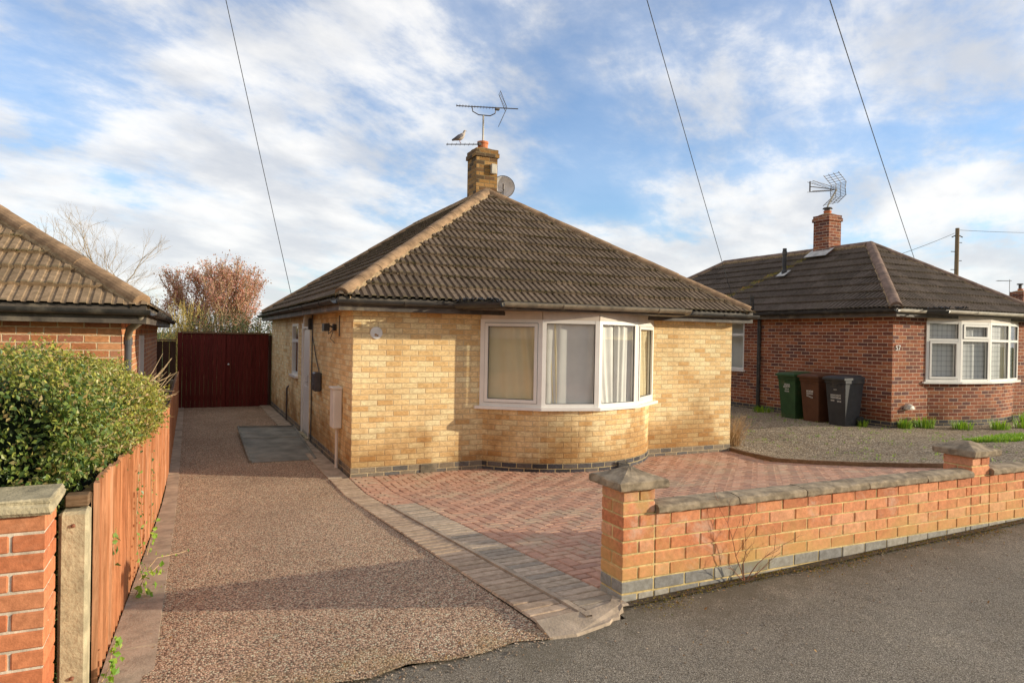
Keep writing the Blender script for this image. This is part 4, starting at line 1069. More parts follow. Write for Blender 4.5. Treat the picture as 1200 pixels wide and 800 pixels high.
def cap(parent, x0, x1, y0, y1, z, ov=.055, th=.045, rise=.06):
    mb = MB(); n = 8; cx, cy = (x0+x1)/2, (y0+y1)/2; hx, hy = (x1-x0)/2+ov, (y1-y0)/2+ov
    vs = []; rr = random.Random(int(x0*100))
    def ring(f, zz, j=.006): 
        out = []
        for sx, sy in ((-1,-1),(1,-1),(1,1),(-1,1)):
            nx, ny = {(-1,-1):(1,-1),(1,-1):(1,1),(1,1):(-1,1),(-1,1):(-1,-1)}[(sx,sy)]
            for k in range(n):
                t_ = k/n; out.append((cx+hx*f*(sx+(nx-sx)*t_)+rr.uniform(-j,j), cy+hy*f*(sy+(ny-sy)*t_)+rr.uniform(-j,j), zz+rr.uniform(-j*.5,j*.5)))
        return out
    rings = [ring(.97,z+.002,.001), ring(1.0,z+.012), ring(.995,z+th), ring(.95,z+th+.008,.004), ring(.66,z+th+rise*.36,.003), ring(.36,z+th+rise*.70,.003), ring(.12,z+th+rise)]
    m_ = 4*n
    fs = [tuple(range(m_))]
    for i in range(len(rings)-1):
        for k in range(m_): fs.append((i*m_+k, i*m_+(k+1)%m_, (i+1)*m_+(k+1)%m_, (i+1)*m_+k))
    fs.append(tuple((len(rings)-1)*m_+k for k in range(m_)))
    mb.add([v for r_ in rings for v in r_], fs); part('pillar_cap', mb, m_cope, parent)
p1 = pillar(.287,-5.88,.225,zb,9,W1); cap(p1,.287,.512,-5.88,-5.655,zb+.678)
p2 = pillar(3.502,-5.88,.225,zb,9,W1); cap(p2,3.502,3.727,-5.88,-5.655,zb+.678)
mb = MB()
def coping(x0, x1):
    n = max(2,int((x1-x0)/.05)); prof = [(-.028,.0),(-.034,.008),(-.032,.034),(-.018,.046),(.05,.056),(.120,.050),(.132,.034),(.130,.004)]
    vs = []; fs = []
    for i in range(n+1):
        x = x0+(x1-x0)*i/n
        for (a,b) in prof: vs.append((x, -5.88+a+random.uniform(-.004,.004), zb+.527+b+random.uniform(-.0025,.0025)))
    m_ = len(prof)
    for i in range(n):
        for k in range(m_): fs.append((i*m_+k, i*m_+(k+1)%m_, (i+1)*m_+(k+1)%m_, (i+1)*m_+k))
    fs.append(tuple(range(m_))); fs.append(tuple(n*m_+k for k in range(m_)))
    mb.add(vs, fs)
x = .516
for L in (.62,.58,.60,.62,.55): 
    coping(x, min(x+L-.008, 3.495)); x += L
x = 3.735
while x < 8.9: coping(x, min(9,x+.602)); x += .61
part('coping', mb, m_cope, W1)

# left gate pillar
LP = empty('gate_pillar', (-2.57,-5.86,.35), 'square deep red brick gate pillar with flat stone cap in the near left corner', 'pillar')
lp = pillar(-2.685,-5.97,.228,.32,12,LP,mats=(m_gbb,m_gbl,m_morl),blue_rows=0)
mb = MB(); mb.cbox(-2.76,-2.43,-6.01,-5.70,1.221,1.265,.012,.004); mb.cbox(-2.755,-2.435,-6.0,-5.71,1.262,1.282,.012,.004); part('pillar_cap', mb, m_conc, LP)

# fence
FN = empty('garden_fence', (-2.33,-5.7,.35), 'low orange-stained close-board timber fence with a concrete end post beside the driveway', 'fence')
mb = MB(); mb.cbox(-2.452,-2.345,-5.72,-5.60,-.1,1.158,.012,.002)
po = part('post', mb, m_conc, FN)
for zz in (.45,1.10):
    mb = MB(); mb.lathe((-2.40+.01*random.random(),-5.72,zz), [(.009,0),(.008,-.008),(.004,-.012)], 8, 'Y'); part('bolt', mb, m_twig, po)
mb = MB(); mb.cbox(-2.44,-2.35,-5.66,-5.58,1.165,1.215,.005); part('rail_end', mb, m_sleep, FN)
def fx(y): return -2.345 + .135*min(1,max(0,(y+5.8)/7.2))
def ft(y): return 1.275 - .069*(y+5.8) if y < -3.2 else (1.095 - .042*(y+3.2) if y < 1.5 else .90+.004*(y-1.5))
mb = MB(); y = -5.58
while y < 9.75:
    w_ = .098 if y < 1.4 else .1; x = fx(y); jz = random.uniform(-.012,.008); zt = ft(y)+jz
    j = random.uniform(-.003,.003); zl = g(-2.2,y)+.01
    mb.add([(x+j-.003,y,zl),(x+j+.022,y,zl),(x+j+.004,y+w_-.009,zl),(x+j-.003,y+w_-.009,zl),(x+j-.003,y,zt),(x+j+.022,y,zt),(x+j+.004,y+w_-.009,zt),(x+j-.003,y+w_-.009,zt)],
           [(0,3,2,1),(4,5,6,7),(0,1,5,4),(1,2,6,5),(2,3,7,6),(3,0,4,7)])
    y += w_
part('fence_boards', mb, m_fence, FN)
for (dz) in (-.72,-.12):
    mb = MB()
    n = 24; ys = lin(-5.6,9.7,n)
    for k in range(n):
        a, b = ys[k], ys[k+1]
        mb.add([(fx(yy)+dx,yy,max(ft(yy)+dz+zz, -.2)) for yy in (a,b) for dx,zz in ((-.05,0),(-.006,0),(-.006,.07),(-.05,.07))], [(0,1,5,4),(1,2,6,5),(2,3,7,6),(3,0,4,7)])
    part('rail', mb, m_sleep, FN)
y = -3.0
while y < 9.8:
    mb = MB(); mb.cbox(fx(y)-.14,fx(y)-.055,y,y+.09,-.3,ft(y)-.03,.008); part('fence_post', mb, m_conc, FN); y += 2.55

# gate at the end of the drive
GT = empty('driveway_gates', (-1.1,9.9,0), 'tall dark red boarded double gates closing the far end of the driveway', 'gate')
for (a,b) in ((-2.12,-1.104),(-1.10,-.08)):
    mb = MB(); x = a
    while x < b-.02:
        mb.cbox(x, min(b,x+.098), 9.86, 9.885+random.uniform(-.002,.002), .012, 1.884, .004); x += .1
    gd = part('gate_leaf', mb, m_gate, GT)
    mb = MB(); mb.box(a,b,9.89,9.93,.2,.32); mb.box(a,b,9.89,9.93,1.6,1.72); part('ledge', mb, m_gate, gd)
mb = MB(); mb.box(-2.16,-.05,9.83,9.94,1.885,1.925); part('top_rail', mb, m_sleep, GT)
mb = MB(); mb.box(-1.16,-1.04,9.8875,9.8895,.012,1.884); part('closing_strip', mb, m_gate, GT)
mb = MB(); mb.cbox(-2.23,-2.125,9.82,9.93,-.1,1.90,.006); part('gate_post', mb, m_gate, GT)
mb = MB(); mb.cbox(-.075,-.01,9.84,9.93,-.1,1.86,.006); part('gate_post', mb, m_dfence, GT)
mb = MB(); mb.lathe((-1.05,9.86,1.1), [(.02,0),(.02,-.03),(.028,-.04),(.01,-.055)], 12, 'Y'); part('knob', mb, m_metal, GT)
PF = empty('fence_panel', (-2.9,9.5,0), 'dark brown timber fence panel between the left bungalow and the red gates', 'fence')
mb = MB(); x = -4.2
while x < -2.26: mb.cbox(x,x+.14,9.5,9.53,-.2,1.68,.004); x += .15
part('fence_boards', mb, m_dfence, PF)
mb = MB(); mb.box(-4.2,-2.25,9.48,9.55,1.69,1.73); part('capping_rail', mb, m_sleep, PF)

# ramp plate by the door
RP = empty('access_ramp', (-.7,3.2,0), 'flat grey-green metal ramp plate lying on the driveway below the side door', 'ramp')
mb = MB()
pl = [(-1.13,1.62,.018),(-.20,1.55,.018),(-.10,4.75,.115),(-1.10,4.95,.115)]
n_ = Vector((0,0,-.02))
mb.add([*pl]+[tuple(Vector(p)+n_) for p in pl], [(0,1,2,3),(0,4,5,1),(1,5,6,2),(2,6,7,3),(3,7,4,0),(7,6,5,4)]); pt_ = part('ramp_plate', mb, m_ramp, RP)
mb = MB()
for (a,b) in ((pl[0],pl[3]),(pl[1],pl[2])): mb.tube([Vector(a)+Vector((0,0,.008)), Vector(b)+Vector((0,0,.008))], .022, 6)
mb.tube([Vector(pl[3])+Vector((0,0,.004)),Vector(pl[2])+Vector((0,0,.004))], .02, 6)
a, b = Vector(pl[0]).lerp(Vector(pl[3]),.62), Vector(pl[1]).lerp(Vector(pl[2]),.62)
mb.tube([a+Vector((0,0,.0)),b+Vector((0,0,.0))], .010, 6)
part('side_rail', mb, m_ramp, RP)
mb = MB(); mb.box(-1.05,-.15,4.6,4.7,.0,.085); mb.box(-1.05,-1.0,2.6,4.6,.0,.03); part('support', mb, m_rub, RP)

# ------------------------------------------------------------------ wheelie bins
def bin_(cx, cy, rz, m_b, label, glyph):
    z = .045+g(cx,cy)
    t = empty('wheelie_bin', (cx,cy,z), label, 'bin', 'wheelie bins against the red brick wall'); t.rotation_euler = (0,0,rz)
    t['org'] = [0,0,0]
    mb = MB(); h = .93; wb, wt = .19, .24; db, dt = .19, .27
    rings = []
    for (f, zz) in ((0,.02),(.02,.0),(.5,.45),(.92,.84),(.96,.86),(1.0,.93)):
        w_ = wb+(wt-wb)*f; d_ = db+(dt-db)*f; lip = .012 if zz > .85 else 0
        w_ += lip; d_ += lip; c = .006
        rings.append([(-d_+c,-w_,zz),(d_,-w_,zz),(d_,w_,zz),(-d_+c,w_,zz),(-d_,w_-c,zz),(-d_,-w_+c,zz)])
    n = 6; vs = [v for r_ in rings for v in r_]
    mb.add(vs, [tuple(range(n))]+[(i*n+k,i*n+(k+1)%n,(i+1)*n+(k+1)%n,(i+1)*n+k) for i in range(5) for k in range(n)])
    body = part('body', mb, m_b, t)
    mb = MB()
    for k in (-.12,-.04,.04,.12): mb.box(-.272,-.262,k-.012,k+.012,.80,.85)
    part('rib', mb, m_b, body)
    mb = MB(); mb.add([(-.325,-.265,.925),(.26,-.265,.935),(.26,.265,.935),(-.325,.265,.925),(-.325,-.265,.965),(.27,-.265,.985),(.27,.265,.985),(-.325,.265,.965),(-.26,-.20,1.0),(.2,-.20,1.025),(.2,.20,1.025),(-.26,.20,1.0)],
                      [(0,3,2,1),(0,1,5,4),(1,2,6,5),(2,3,7,6),(3,0,4,7),(4,5,9,8),(5,6,10,9),(6,7,11,10),(7,4,8,11),(8,9,10,11)])
    lid = part('lid', mb, m_b, t)
    mb = MB(); mb.tube([(.28,-.2,.95),(.33,-.2,.97),(.33,.2,.97),(.28,.2,.95)], .015, 8); part('handle', mb, m_b, lid)
    for s_ in (-1,1):
        mb = MB(); mb.lathe((.20,s_*.235-.02,.10), [(.06,0),(.10,.0),(.10,.045),(.06,.045)], 18, 'Y'); w_ = part('wheel', mb, m_rub, t)
    mb = MB(); mb.tube([(.20,-.23,.10),(.20,.23,.10)], .012, 6); part('axle', mb, m_rod, t)
    mb = MB()        # white printed marks on the front face (x = -d(z))
    def fxx(zz): return -(.19+.08*zz/.93) - .004
    for (y0,y1,z0,z1,sk) in glyph:
        mb.add([(fxx(z0+0)-.001,-y0,z0),(fxx(z0)-.001,-y1,z0+sk),(fxx(z1)-.001,-y1,z1+sk),(fxx(z1)-.001,-y0,z1)], [(0,1,2,3)])
    part('printed_marks', mb, m_wht, body, recalc=False)
    return t
def letters(rows):
    out = []
    for (y0,y1,z0,z1,sk) in rows:
        n = max(2,int((y1-y0)/.028)); 
        for k in range(n):
            a = y0+(y1-y0)*k/n; b = a+(y1-y0)/n*.72; s0 = sk*(k/n)
            out += [(a,b,z0+s0,z0+s0+(z1-z0)*.3,0),(a,a+(b-a)*.4,z0+s0,z1+s0,0)]
            if k % 2: out.append((a,b,z1+s0-(z1-z0)*.25,z1+s0,0))
            else: out.append((b-(b-a)*.3,b,z0+s0,z1+s0,0))
    return out
for i, a in enumerate(((10.14,.62,0,m_gblack,'charcoal wheelie bin nearest the corner, with lines of white print on its front', letters([(-.04,.04,.72,.735,0),(-.12,.13,.60,.63,-.0),(-.12,.13,.55,.59,-.01),(-.12,-.03,.49,.52,0),(.03,.13,.48,.51,-.0)])),
          (10.18,1.30,0,m_gbrown,'brown wheelie bin in the middle of the row of three bins', letters([(-.08,.10,.62,.66,0),(-.08,.09,.575,.605,0),(-.08,.08,.53,.56,-.04)])),
          (10.20,1.93,0,m_ggreen,'green wheelie bin farthest from the corner of the red brick house', letters([(-.06,.09,.72,.76,0),(-.09,.10,.67,.71,.02),(-.05,.06,.63,.655,0),(-.06,.07,.58,.605,0)])))):
    bin_(*a)

# ------------------------------------------------------------------ telegraph pole, cables
TP = empty('telegraph_pole', (36.4,14.8,0), 'distant weathered wooden telegraph pole rising behind the red bungalow roof', 'pole')
mb = MB(); mb.tube([(36.4,14.8,-.5),(36.45,14.8,8.4)], [.13,.10], 12); pp_ = part('pole', mb, m_pole, TP)
mb = MB()
for k in range(7): mb.tube([Vector((36.4,14.8,4.6+k*.5))-RV*.3*(1 if k%2 else -1), Vector((36.4,14.8,4.6+k*.5))], .02, 5)
for k in (-1,1): mb.tube([Vector((36.45,14.8,7.9))-RV*.3*k, Vector((36.45,14.8,8.05))], .03, 5)
part('step', mb, m_rod, TP)
CX = (-1.963,-9.134,1.933)
def cable(p, q, r, label, sag=.15):
    p = Vector(p); q = Vector(q); pts = []
    for k in range(25):
        t_ = k/24; c = p.lerp(q, t_); c.z -= 4*sag*t_*(1-t_); pts.append(c)
    mb = MB(); mb.tube(pts, r, 6); return single('overhead_cable', mb, m_cable, tuple(p), label, 'cable')
cable((-2.15,-.56,8.0),(-.28,4.06,2.66),.0055,'overhead service cable dropping to the left slope of the buff bungalow roof',.03)
cable((1.91,-2.58,8.0),(10.48,4.2,2.98),.0065,'overhead service cable dropping behind the buff bungalow to the dark roof',.05)
cable((3.62,-3.43,8.0),(20.35,5.67,3.40),.008,'overhead service cable dropping behind the ridge of the red bungalow',.08)
cable((36.2,14.8,8.1),(20.6,9.4,4.6),.012,'thin cable sagging left from the telegraph pole',.1)
cable((36.45,14.8,8.3),(60,18,10.6),.012,'thin cable running right from the telegraph pole',.15)
# ------------------------------------------------------------------ plants
def leaf_cloud(mb, P, nrm, size, elong=1.5, jitter=.9):
    """one bent leaf (2 quads->4 tris kept as 2 faces) per point"""
    P = np.asarray(P); n = len(P)
    a = nrm + rng.normal(0, jitter, (n,3)); a /= np.linalg.norm(a, axis=1)[:,None]
    r_ = rng.normal(0,1,(n,3)); u_ = np.cross(a, r_); u_ /= np.linalg.norm(u_,axis=1)[:,None]; v_ = np.cross(a, u_)
    s_ = (size*rng.uniform(.6,1.35,n))[:,None]
    A = P - u_*s_*elong*.5; B = P + u_*s_*elong*.5; L = P + v_*s_*.42 + a*s_*.18; Rr = P - v_*s_*.42 + a*s_*.18
    o = len(mb.v)
    V = np.stack([A,L,B,Rr],1).reshape(-1,3)
    mb.v.extend(map(tuple, V.tolist()))
    idx = (np.arange(n)*4+o)[:,None]
    F = np.concatenate([idx+np.array([[0,1,2]]), idx+np.array([[0,2,3]])],1).reshape(-1,3)
    mb.f.extend(map(tuple, F.tolist()))
# hedge: a clipped mound, y from -5.6 to -1.2
HD = empty('hedge', (-3.4,-3.6,0), 'thick clipped evergreen hedge, dark green turning yellow-green at its right end, behind the fence', 'hedge')
def hedge_surf(n):
    out = []; nr = []
    while len(out) < n:
        y = rng.uniform(-5.62,-1.0); side = rng.random()
        k = (y+5.6)/4.6
        top = 1.765 - .42*max(0,k)**2.2 - .02*math.sin(3*y) + .02*math.sin(9*y)
        xr = -2.40 + .13*sm(.0,.5,k)+ .03*math.sin(7*y)
        if k > .85: xr -= (k-.85)*.9
        xl = -7.5
        if side < .42:       # right face (rounded shoulder)
            th = rng.uniform(0, 1); zl_ = ft(y)-.02-.06*sm(.1,.4,k); z = zl_ + (top-zl_)*th
            sh = max(0, (th-.62)/.38); x = xr - .05 + .05*math.sin(th*3) - .30*sh**2.2
            nn = (1, -.1, .2+1.2*sh)
        elif side < .75:      # top
            x = rng.uniform(-5.2, xr-.2); z = top + .03*math.sin(5*x+y*2); nn = (0,-.2,1)
        else:                # front face toward street
            x = rng.uniform(-4.8, xr-.04); y = -5.58 + .10*math.sin(5*x); th = rng.uniform(0,1); z = .3+(top-.3)*th; y += .22*max(0,(th-.7)/.3)**2; nn = (0,-1,.3)
        b = .05*(math.sin(11*x+3*z)*math.sin(9*y+7*z)); x += b*nn[0]; y += b*nn[1]; z += b*nn[2]*.6
        if z < ft(y)+.02: x = min(x, fx(y)-.16)
        out.append((x+rng.normal(0,.035)-.02*nn[0], y+rng.normal(0,.035), z+rng.normal(0,.03)-.01)); nr.append(nn)
    return np.array(out), np.array(nr)
P, Nn = hedge_surf(110000)
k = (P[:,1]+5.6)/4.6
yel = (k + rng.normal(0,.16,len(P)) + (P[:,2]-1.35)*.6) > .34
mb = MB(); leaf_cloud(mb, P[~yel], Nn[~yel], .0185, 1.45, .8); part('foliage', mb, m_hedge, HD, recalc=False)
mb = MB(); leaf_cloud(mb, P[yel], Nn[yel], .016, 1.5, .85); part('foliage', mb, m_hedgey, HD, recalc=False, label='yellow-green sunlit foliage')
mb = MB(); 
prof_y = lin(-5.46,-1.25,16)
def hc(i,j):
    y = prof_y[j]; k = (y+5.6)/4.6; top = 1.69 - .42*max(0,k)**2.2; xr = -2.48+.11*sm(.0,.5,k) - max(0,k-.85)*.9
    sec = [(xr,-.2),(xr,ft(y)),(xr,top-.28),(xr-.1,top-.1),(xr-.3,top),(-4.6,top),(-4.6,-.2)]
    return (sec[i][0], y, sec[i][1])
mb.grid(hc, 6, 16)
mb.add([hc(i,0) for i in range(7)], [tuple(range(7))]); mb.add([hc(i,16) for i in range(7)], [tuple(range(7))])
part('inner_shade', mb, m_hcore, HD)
mb = MB()
for k in range(26):
    y = random.uniform(-2.6,-1.4); p = Vector((-2.32+random.uniform(-.05,.05),y,random.uniform(1.0,1.5))); q = p+Vector((random.uniform(.08,.30),random.uniform(-.1,.5),random.uniform(-.05,.30))); mb.tube([p,p.lerp(q,.5)+Vector((0,0,random.uniform(-.03,.03))),q], [.004,.003,.0015], 4)
part('stray_twigs', mb, m_dry, HD)
mb = MB(); P = []
for k in range(170):
    y = random.uniform(-5.5,-1.6); kk = (y+5.6)/4.6; x = random.uniform(-4.2,-2.4); z = 1.74-.42*max(0,kk)**2.2
    if random.random() < .35: x = -2.34+.12*sm(0,.5,kk); z = random.uniform(ft(y)+.1, z-.1); d = Vector((random.uniform(.04,.10),random.gauss(0,.03),random.uniform(0,.06)))
    else: d = Vector((random.gauss(0,.025),random.gauss(0,.025),random.uniform(.04,.12)))
    p = Vector((x,y,z-.03)); mb.tube([p,p+d*.6,p+d*1.2], [.0025,.0018,.001], 3)
    for m_ in range(6): c = p+d*random.uniform(.4,1.2); P.append((c.x+random.gauss(0,.008),c.y+random.gauss(0,.008),c.z))
tag(part('shoots', mb, m_dry, HD), kind='stuff')
mb = MB(); leaf_cloud(mb, np.array(P), np.tile(np.array([[0,-.3,.6]]),(len(P),1)), .018, 1.6, .9); part('shoot_leaves', mb, m_hedgey, HD, recalc=False)

def vine(name, label, pts, nleaf, size, m, spread=.05, stem=.003):
    t = empty(name, pts[0], label, 'plant'); mb = MB(); mb.tube(pts, stem, 5); part('stem', mb, m_dry, t)
    P = []; 
    for k in range(nleaf):
        f = random.random()*(len(pts)-1); i = int(f); c = Vector(pts[i]).lerp(Vector(pts[min(i+1,len(pts)-1)]), f-i)
        P.append((c.x+abs(random.gauss(0,spread*.6)), c.y+random.gauss(0,spread), c.z+random.gauss(0,spread)))
    mb = MB(); leaf_cloud(mb, np.array(P), np.tile(np.array([[1,-.4,.3]]),(nleaf,1)), size, 1.2, .5); part('leaves', mb, m, t, recalc=False); return t
vine('climbing_ivy', 'dark ivy sprig hanging on the fence boards just right of the concrete post', [(-2.32,-5.0,.93),(-2.31,-5.02,.80),(-2.31,-4.95,.68)], 9, .032, m_ivy, .03)
vine('climbing_ivy', 'tall leggy ivy climbing the middle of the orange fence from the ground', [(-2.24,-3.75,g(-2.2,-3.7)),(-2.27,-3.8,.45),(-2.27,-3.9,.7),(-2.27,-3.7,1.0)], 46, .024, m_ivy, .04)
vine('climbing_ivy', 'small ivy cluster high on the fence near the end of the hedge', [(-2.24,-2.4,.25),(-2.25,-2.3,.55),(-2.25,-2.3,.85)], 22, .024, m_ivy, .04)
vine('weed', 'bright green weed at the foot of the fence in the near left corner', [(-2.30,-5.65,.37),(-2.27,-5.62,.42),(-2.26,-5.5,.48)], 34, .028, m_weed, .03)
vine('weed', 'bright green weed leaning over the edging halfway along the fence', [(-2.25,-4.25,.27),(-2.2,-4.2,.36),(-2.12,-4.1,.40)], 40, .034, m_weed, .05)
vine('weed', 'small bright weed by the fence foot where the sunlight ends', [(-2.24,-3.1,.18),(-2.22,-3.05,.30),(-2.20,-3.0,.36)], 22, .03, m_weed, .04)
vine('bramble_runner', 'thin arching bramble stem lying across the concrete edging', [(-2.25,-3.9,.25),(-2.15,-3.7,.33),(-2.02,-3.55,.30),(-1.95,-3.4,.27)], 5, .02, m_ivy, .02)

def tuft(mb, c, n, h, spread, w_=.006, lean=.5):
    for k in range(n):
        a = random.uniform(0,6.28); r_ = random.random()**.5*spread; hh = h*random.uniform(.5,1.2); b = Vector((c[0]+r_*math.cos(a), c[1]+r_*math.sin(a), c[2]))
        d = Vector((math.cos(a),math.sin(a),0))*hh*lean*random.random(); s_ = Vector((-math.sin(a),math.cos(a),0))*w_
        m1 = b+d*.4+Vector((0,0,hh*.6)); t_ = b+d+Vector((0,0,hh*random.uniform(.8,1)))
        mb.add([b-s_,b+s_,m1+s_*.8,m1-s_*.8,t_], [(0,1,2,3),(3,2,4)])
for i, (x, y, h, sp, lab) in enumerate(((10.95,-.14,.22,.13,'bright grass tuft at the foot of the red brick corner'),(11.45,-.2,.26,.18,'bright grass tuft at the left end of the neighbour bow window wall'),
      (12.0,-.62,.20,.2,'grass tuft below the left pane of the neighbour bow window'),(12.75,-.9,.22,.18,'grass tuft below the middle of the neighbour bow window'),
      (13.5,-.95,.2,.2,'grass tuft below the right half of the neighbour bow window'),(14.9,-.3,.26,.3,'grass clump at the right end of the neighbour bow window'),
      (10.35,.35,.16,.1,'short grass tuft between the charcoal bin and the wall corner'),(10.45,3.1,.16,.25,'grass growing at the foot of the black soil pipe'))):
    mb = MB(); tuft(mb, (x,y,g(x,y)+.03), 150, h, sp, .007); single('grass_tuft', mb, m_weed, (x,y,g(x,y)), lab, 'grass tuft', 'grass tufts along the neighbour wall', recalc=False)
mb = MB()
for k in range(5200):
    x = random.uniform(9.3,17); y = -2.35-.07*(x-9.3)+random.uniform(-.42,.42)*min(1,(x-9.2))+.06*math.sin(x*3); tuft(mb, (x,y,g(x,y)+.04), 2, .075, .04, .007)
single('grass_strip', mb, m_weed, (13,-2.5,.3), kind='stuff', label='narrow strip of bright lawn in the gravel yard', cat='grass', recalc=False)
mb = MB()
for k in range(420):
    x = random.uniform(7.2,11); y = random.uniform(-5.2,2.6)
    if x < edge_x(y)+.1: continue
    tuft(mb, (x,y,g(x,y)+.035), random.randint(3,9), random.uniform(.02,.06), .05, .004)
single('gravel_weeds', mb, m_weed, (9,-2,.2), kind='stuff', label='scattered small weeds growing through the gravel', cat='weeds', recalc=False)
# dry shrub by our right corner
SH = empty('dry_shrub', (6.95,.35,.05), 'small dry straw-coloured shrub at the right-hand corner of the buff bungalow', 'shrub')
mb = MB()
for k in range(130):
    a = random.uniform(0,6.28); r_ = random.uniform(.05,.42); b = Vector((6.95+random.gauss(0,.05),.35+random.gauss(0,.08),.05)); q = b+Vector((math.cos(a)*r_,math.sin(a)*r_,random.uniform(.2,.62)))
    mb.tube([b,b.lerp(q,.5)+Vector((0,0,.06)),q], [.004,.003,.0015], 4)
    for m_ in range(3):
        c = b.lerp(q,random.uniform(.5,1)); mb.tube([c, c+Vector((random.gauss(0,.05),random.gauss(0,.05),random.uniform(0,.07)))], [.002,.001], 3)
part('stems', mb, m_dry, SH)
# bare twiggy weed in front of the wall
TW = empty('twiggy_weed', (1.17,-5.93,g(1.17,-5.93)), 'leafless reddish twiggy weed growing up the front of the garden wall', 'weed')
mb = MB()
base = Vector((1.17,-5.93,g(1.17,-5.93)-.01))
def twig(b, d, L, r_, depth):
    pts = [b]; p = b.copy(); dd = d.copy()
    for k in range(5):
        dd = (dd + Vector((random.gauss(0,.16),random.gauss(0,.05),random.gauss(0,.06)))).normalized(); p = p+dd*L/5; p.y = min(p.y, -5.895); pts.append(p.copy())
        if depth and k > 0: twig(p.copy(), (dd+Vector((random.choice((-1,1))*random.uniform(.4,.9),random.uniform(-.3,.1),random.uniform(0,.3)))).normalized(), L*random.uniform(.22,.4), r_*.55, depth-1)
    mb.tube(pts, [r_*(1-.75*i/5) for i in range(6)], 5)
for d, L in (((-.45,-.05,1),.52),((-.12,-.05,1),.36),((.4,-.1,1),.36),((.8,-.2,.6),.22),((-.8,-.2,.7),.2)): twig(base, Vector(d).normalized(), L, .0035, 2)
part('stems', mb, m_twig, TW)
# debris and moss at the foot of the wall and in drive corner
mb = MB(); P = []
for k in range(4200):
    c = random.choice(((1.17,.25),(1.9,.35),(2.6,.35),(3.3,.4),(4.2,.5),(.6,.3)))
    x = random.gauss(c[0],c[1]); y = -5.90-abs(random.gauss(0,.03+.05*(math.sin(x*4.1)>.3)))
    if x < .3 or x > 6: continue
    P.append((x,y,g(x,y)+.004+random.random()*.012))
leaf_cloud(mb, np.array(P), np.tile(np.array([[0,0,1.]]),(len(P),1)), .009, 1.3, .5)
single('moss_line', mb, m_moss, (2,-5.95,.45), kind='stuff', label='moss and debris along the foot of the garden wall', cat='moss', recalc=False)
mb = MB(); P = []
for k in range(160):
    x, y = random.choice(((random.uniform(-1.9,-.3), -6.04+random.gauss(0,.03)), (random.uniform(-1.9,-.4), random.uniform(-6,-5.2)), (random.gauss(2.6,.6), -6.0-abs(random.gauss(0,.06))), (-2.07+random.gauss(0,.03), random.uniform(-6,-1)), (random.uniform(-1.6,2.6), random.uniform(-7,-6.1))))
    P.append((x,y,g(x,y)+.02))
leaf_cloud(mb, np.array(P), np.tile(np.array([[0,0,1.]]),(len(P),1)), .012, 1.5, .5)
single('leaf_litter', mb, m_debris, (0,-6,.4), kind='stuff', label='small dead leaves scattered over drive and footpath', cat='leaf litter', recalc=False)

mb = MB()
for k in range(900):
    q = random.random()
    if q < .45: x = random.uniform(-2.0,-.3); y = -6.09+random.gauss(0,.05)
    elif q < .8: x = random.uniform(-1.9,4.2); y = -6.15-abs(random.gauss(0,.35))
    else: x = random.uniform(.4,6); y = -5.93-abs(random.gauss(0,.05))
    s_ = random.uniform(.0015,.0045); z = g(x,y)+(.014 if x < -.28 and y > -6.06 else .002)
    mb.cbox(x-s_,x+s_*random.uniform(.6,1.2),y-s_,y+s_*random.uniform(.6,1.2),z-.001,z+s_*1.1,s_*.5,s_*.15)
single('loose_grit', mb, m_gritm, (0,-6.1,.4), kind='stuff', label='loose grit and small stones where the drive meets the footpath', cat='grit')
def roof_moss(h, n, seed, xr=None):
    r__ = np.random.default_rng(seed); P = []
    tan = (h['ridge']-h['ez'])/(h['rx']-h['xe0']); cs = 1/math.sqrt(1+tan*tan)
    while len(P) < n:
        c = r__.integers(1, 12); t_ = c*.33*cs + r__.normal(0,.008); s_ = r__.uniform(0, h['xe1']-h['xe0'])
        if s_ < t_+.1 or s_ > (h['xe1']-h['xe0'])-t_-.1: continue
        if math.sin(s_*2.3+c*1.7)+math.sin(s_*5.1-c) < .25: continue
        for k in range(r__.integers(3,12)):
            P.append((h['xe0']+s_+r__.normal(0,.03), h['ye0']+t_-.012+r__.normal(0,.008), h['ez']+t_*tan+.035+abs(r__.normal(0,.008))))
    mb = MB(); leaf_cloud(mb, np.array(P), np.tile(np.array([[0,-.5,1.]]),(len(P),1)), .014, 1.2, .8)
    o = part('moss', mb, m_rmoss, h['roof'], recalc=False); tag(o, kind='stuff')
roof_moss(h1, 5200, 3); roof_moss(h3, 3800, 4); roof_moss(h2, 1500, 5)
# ------------------------------------------------------------------ trees
def grow(mb, tips, p, d, L, r_, depth, spread=.55, up=.15, segs=4, rfac=.62, nb=(2,3), lf=.72):
    pts = [p.copy()]; q = p.copy(); dd = d.copy(); rr = [r_]
    for k in range(segs):
        dd = (dd + Vector((random.gauss(0,.10),random.gauss(0,.10),random.gauss(0,.06)+up*.2))).normalized(); q = q+dd*L/segs; pts.append(q.copy()); rr.append(r_*(1-(1-rfac)*(k+1)/segs))
        if depth > 0 and k >= 1 and k < segs-1 and random.random() < .6:
            a = Vector((random.gauss(0,1),random.gauss(0,1),random.gauss(0,.5))).normalized()
            grow(mb, tips, q.copy(), (dd+a*spread*1.2).normalized(), L*lf*.8, r_*rfac*.6, depth-1, spread, up, segs, rfac, nb, lf)
    mb.tube(pts, rr, 6 if depth > 2 else 4, False)
    if depth <= 2: tips.extend(pts[1:])
    if depth > 0:
        for k in range(random.randint(*nb)):
            a = Vector((random.gauss(0,1),random.gauss(0,1),random.gauss(0,.5))).normalized()
            grow(mb, tips, q.copy(), (dd+a*spread+Vector((0,0,up))).normalized(), L*lf*random.uniform(.85,1.1), r_*rfac, depth-1, spread, up, segs, rfac, nb, lf)
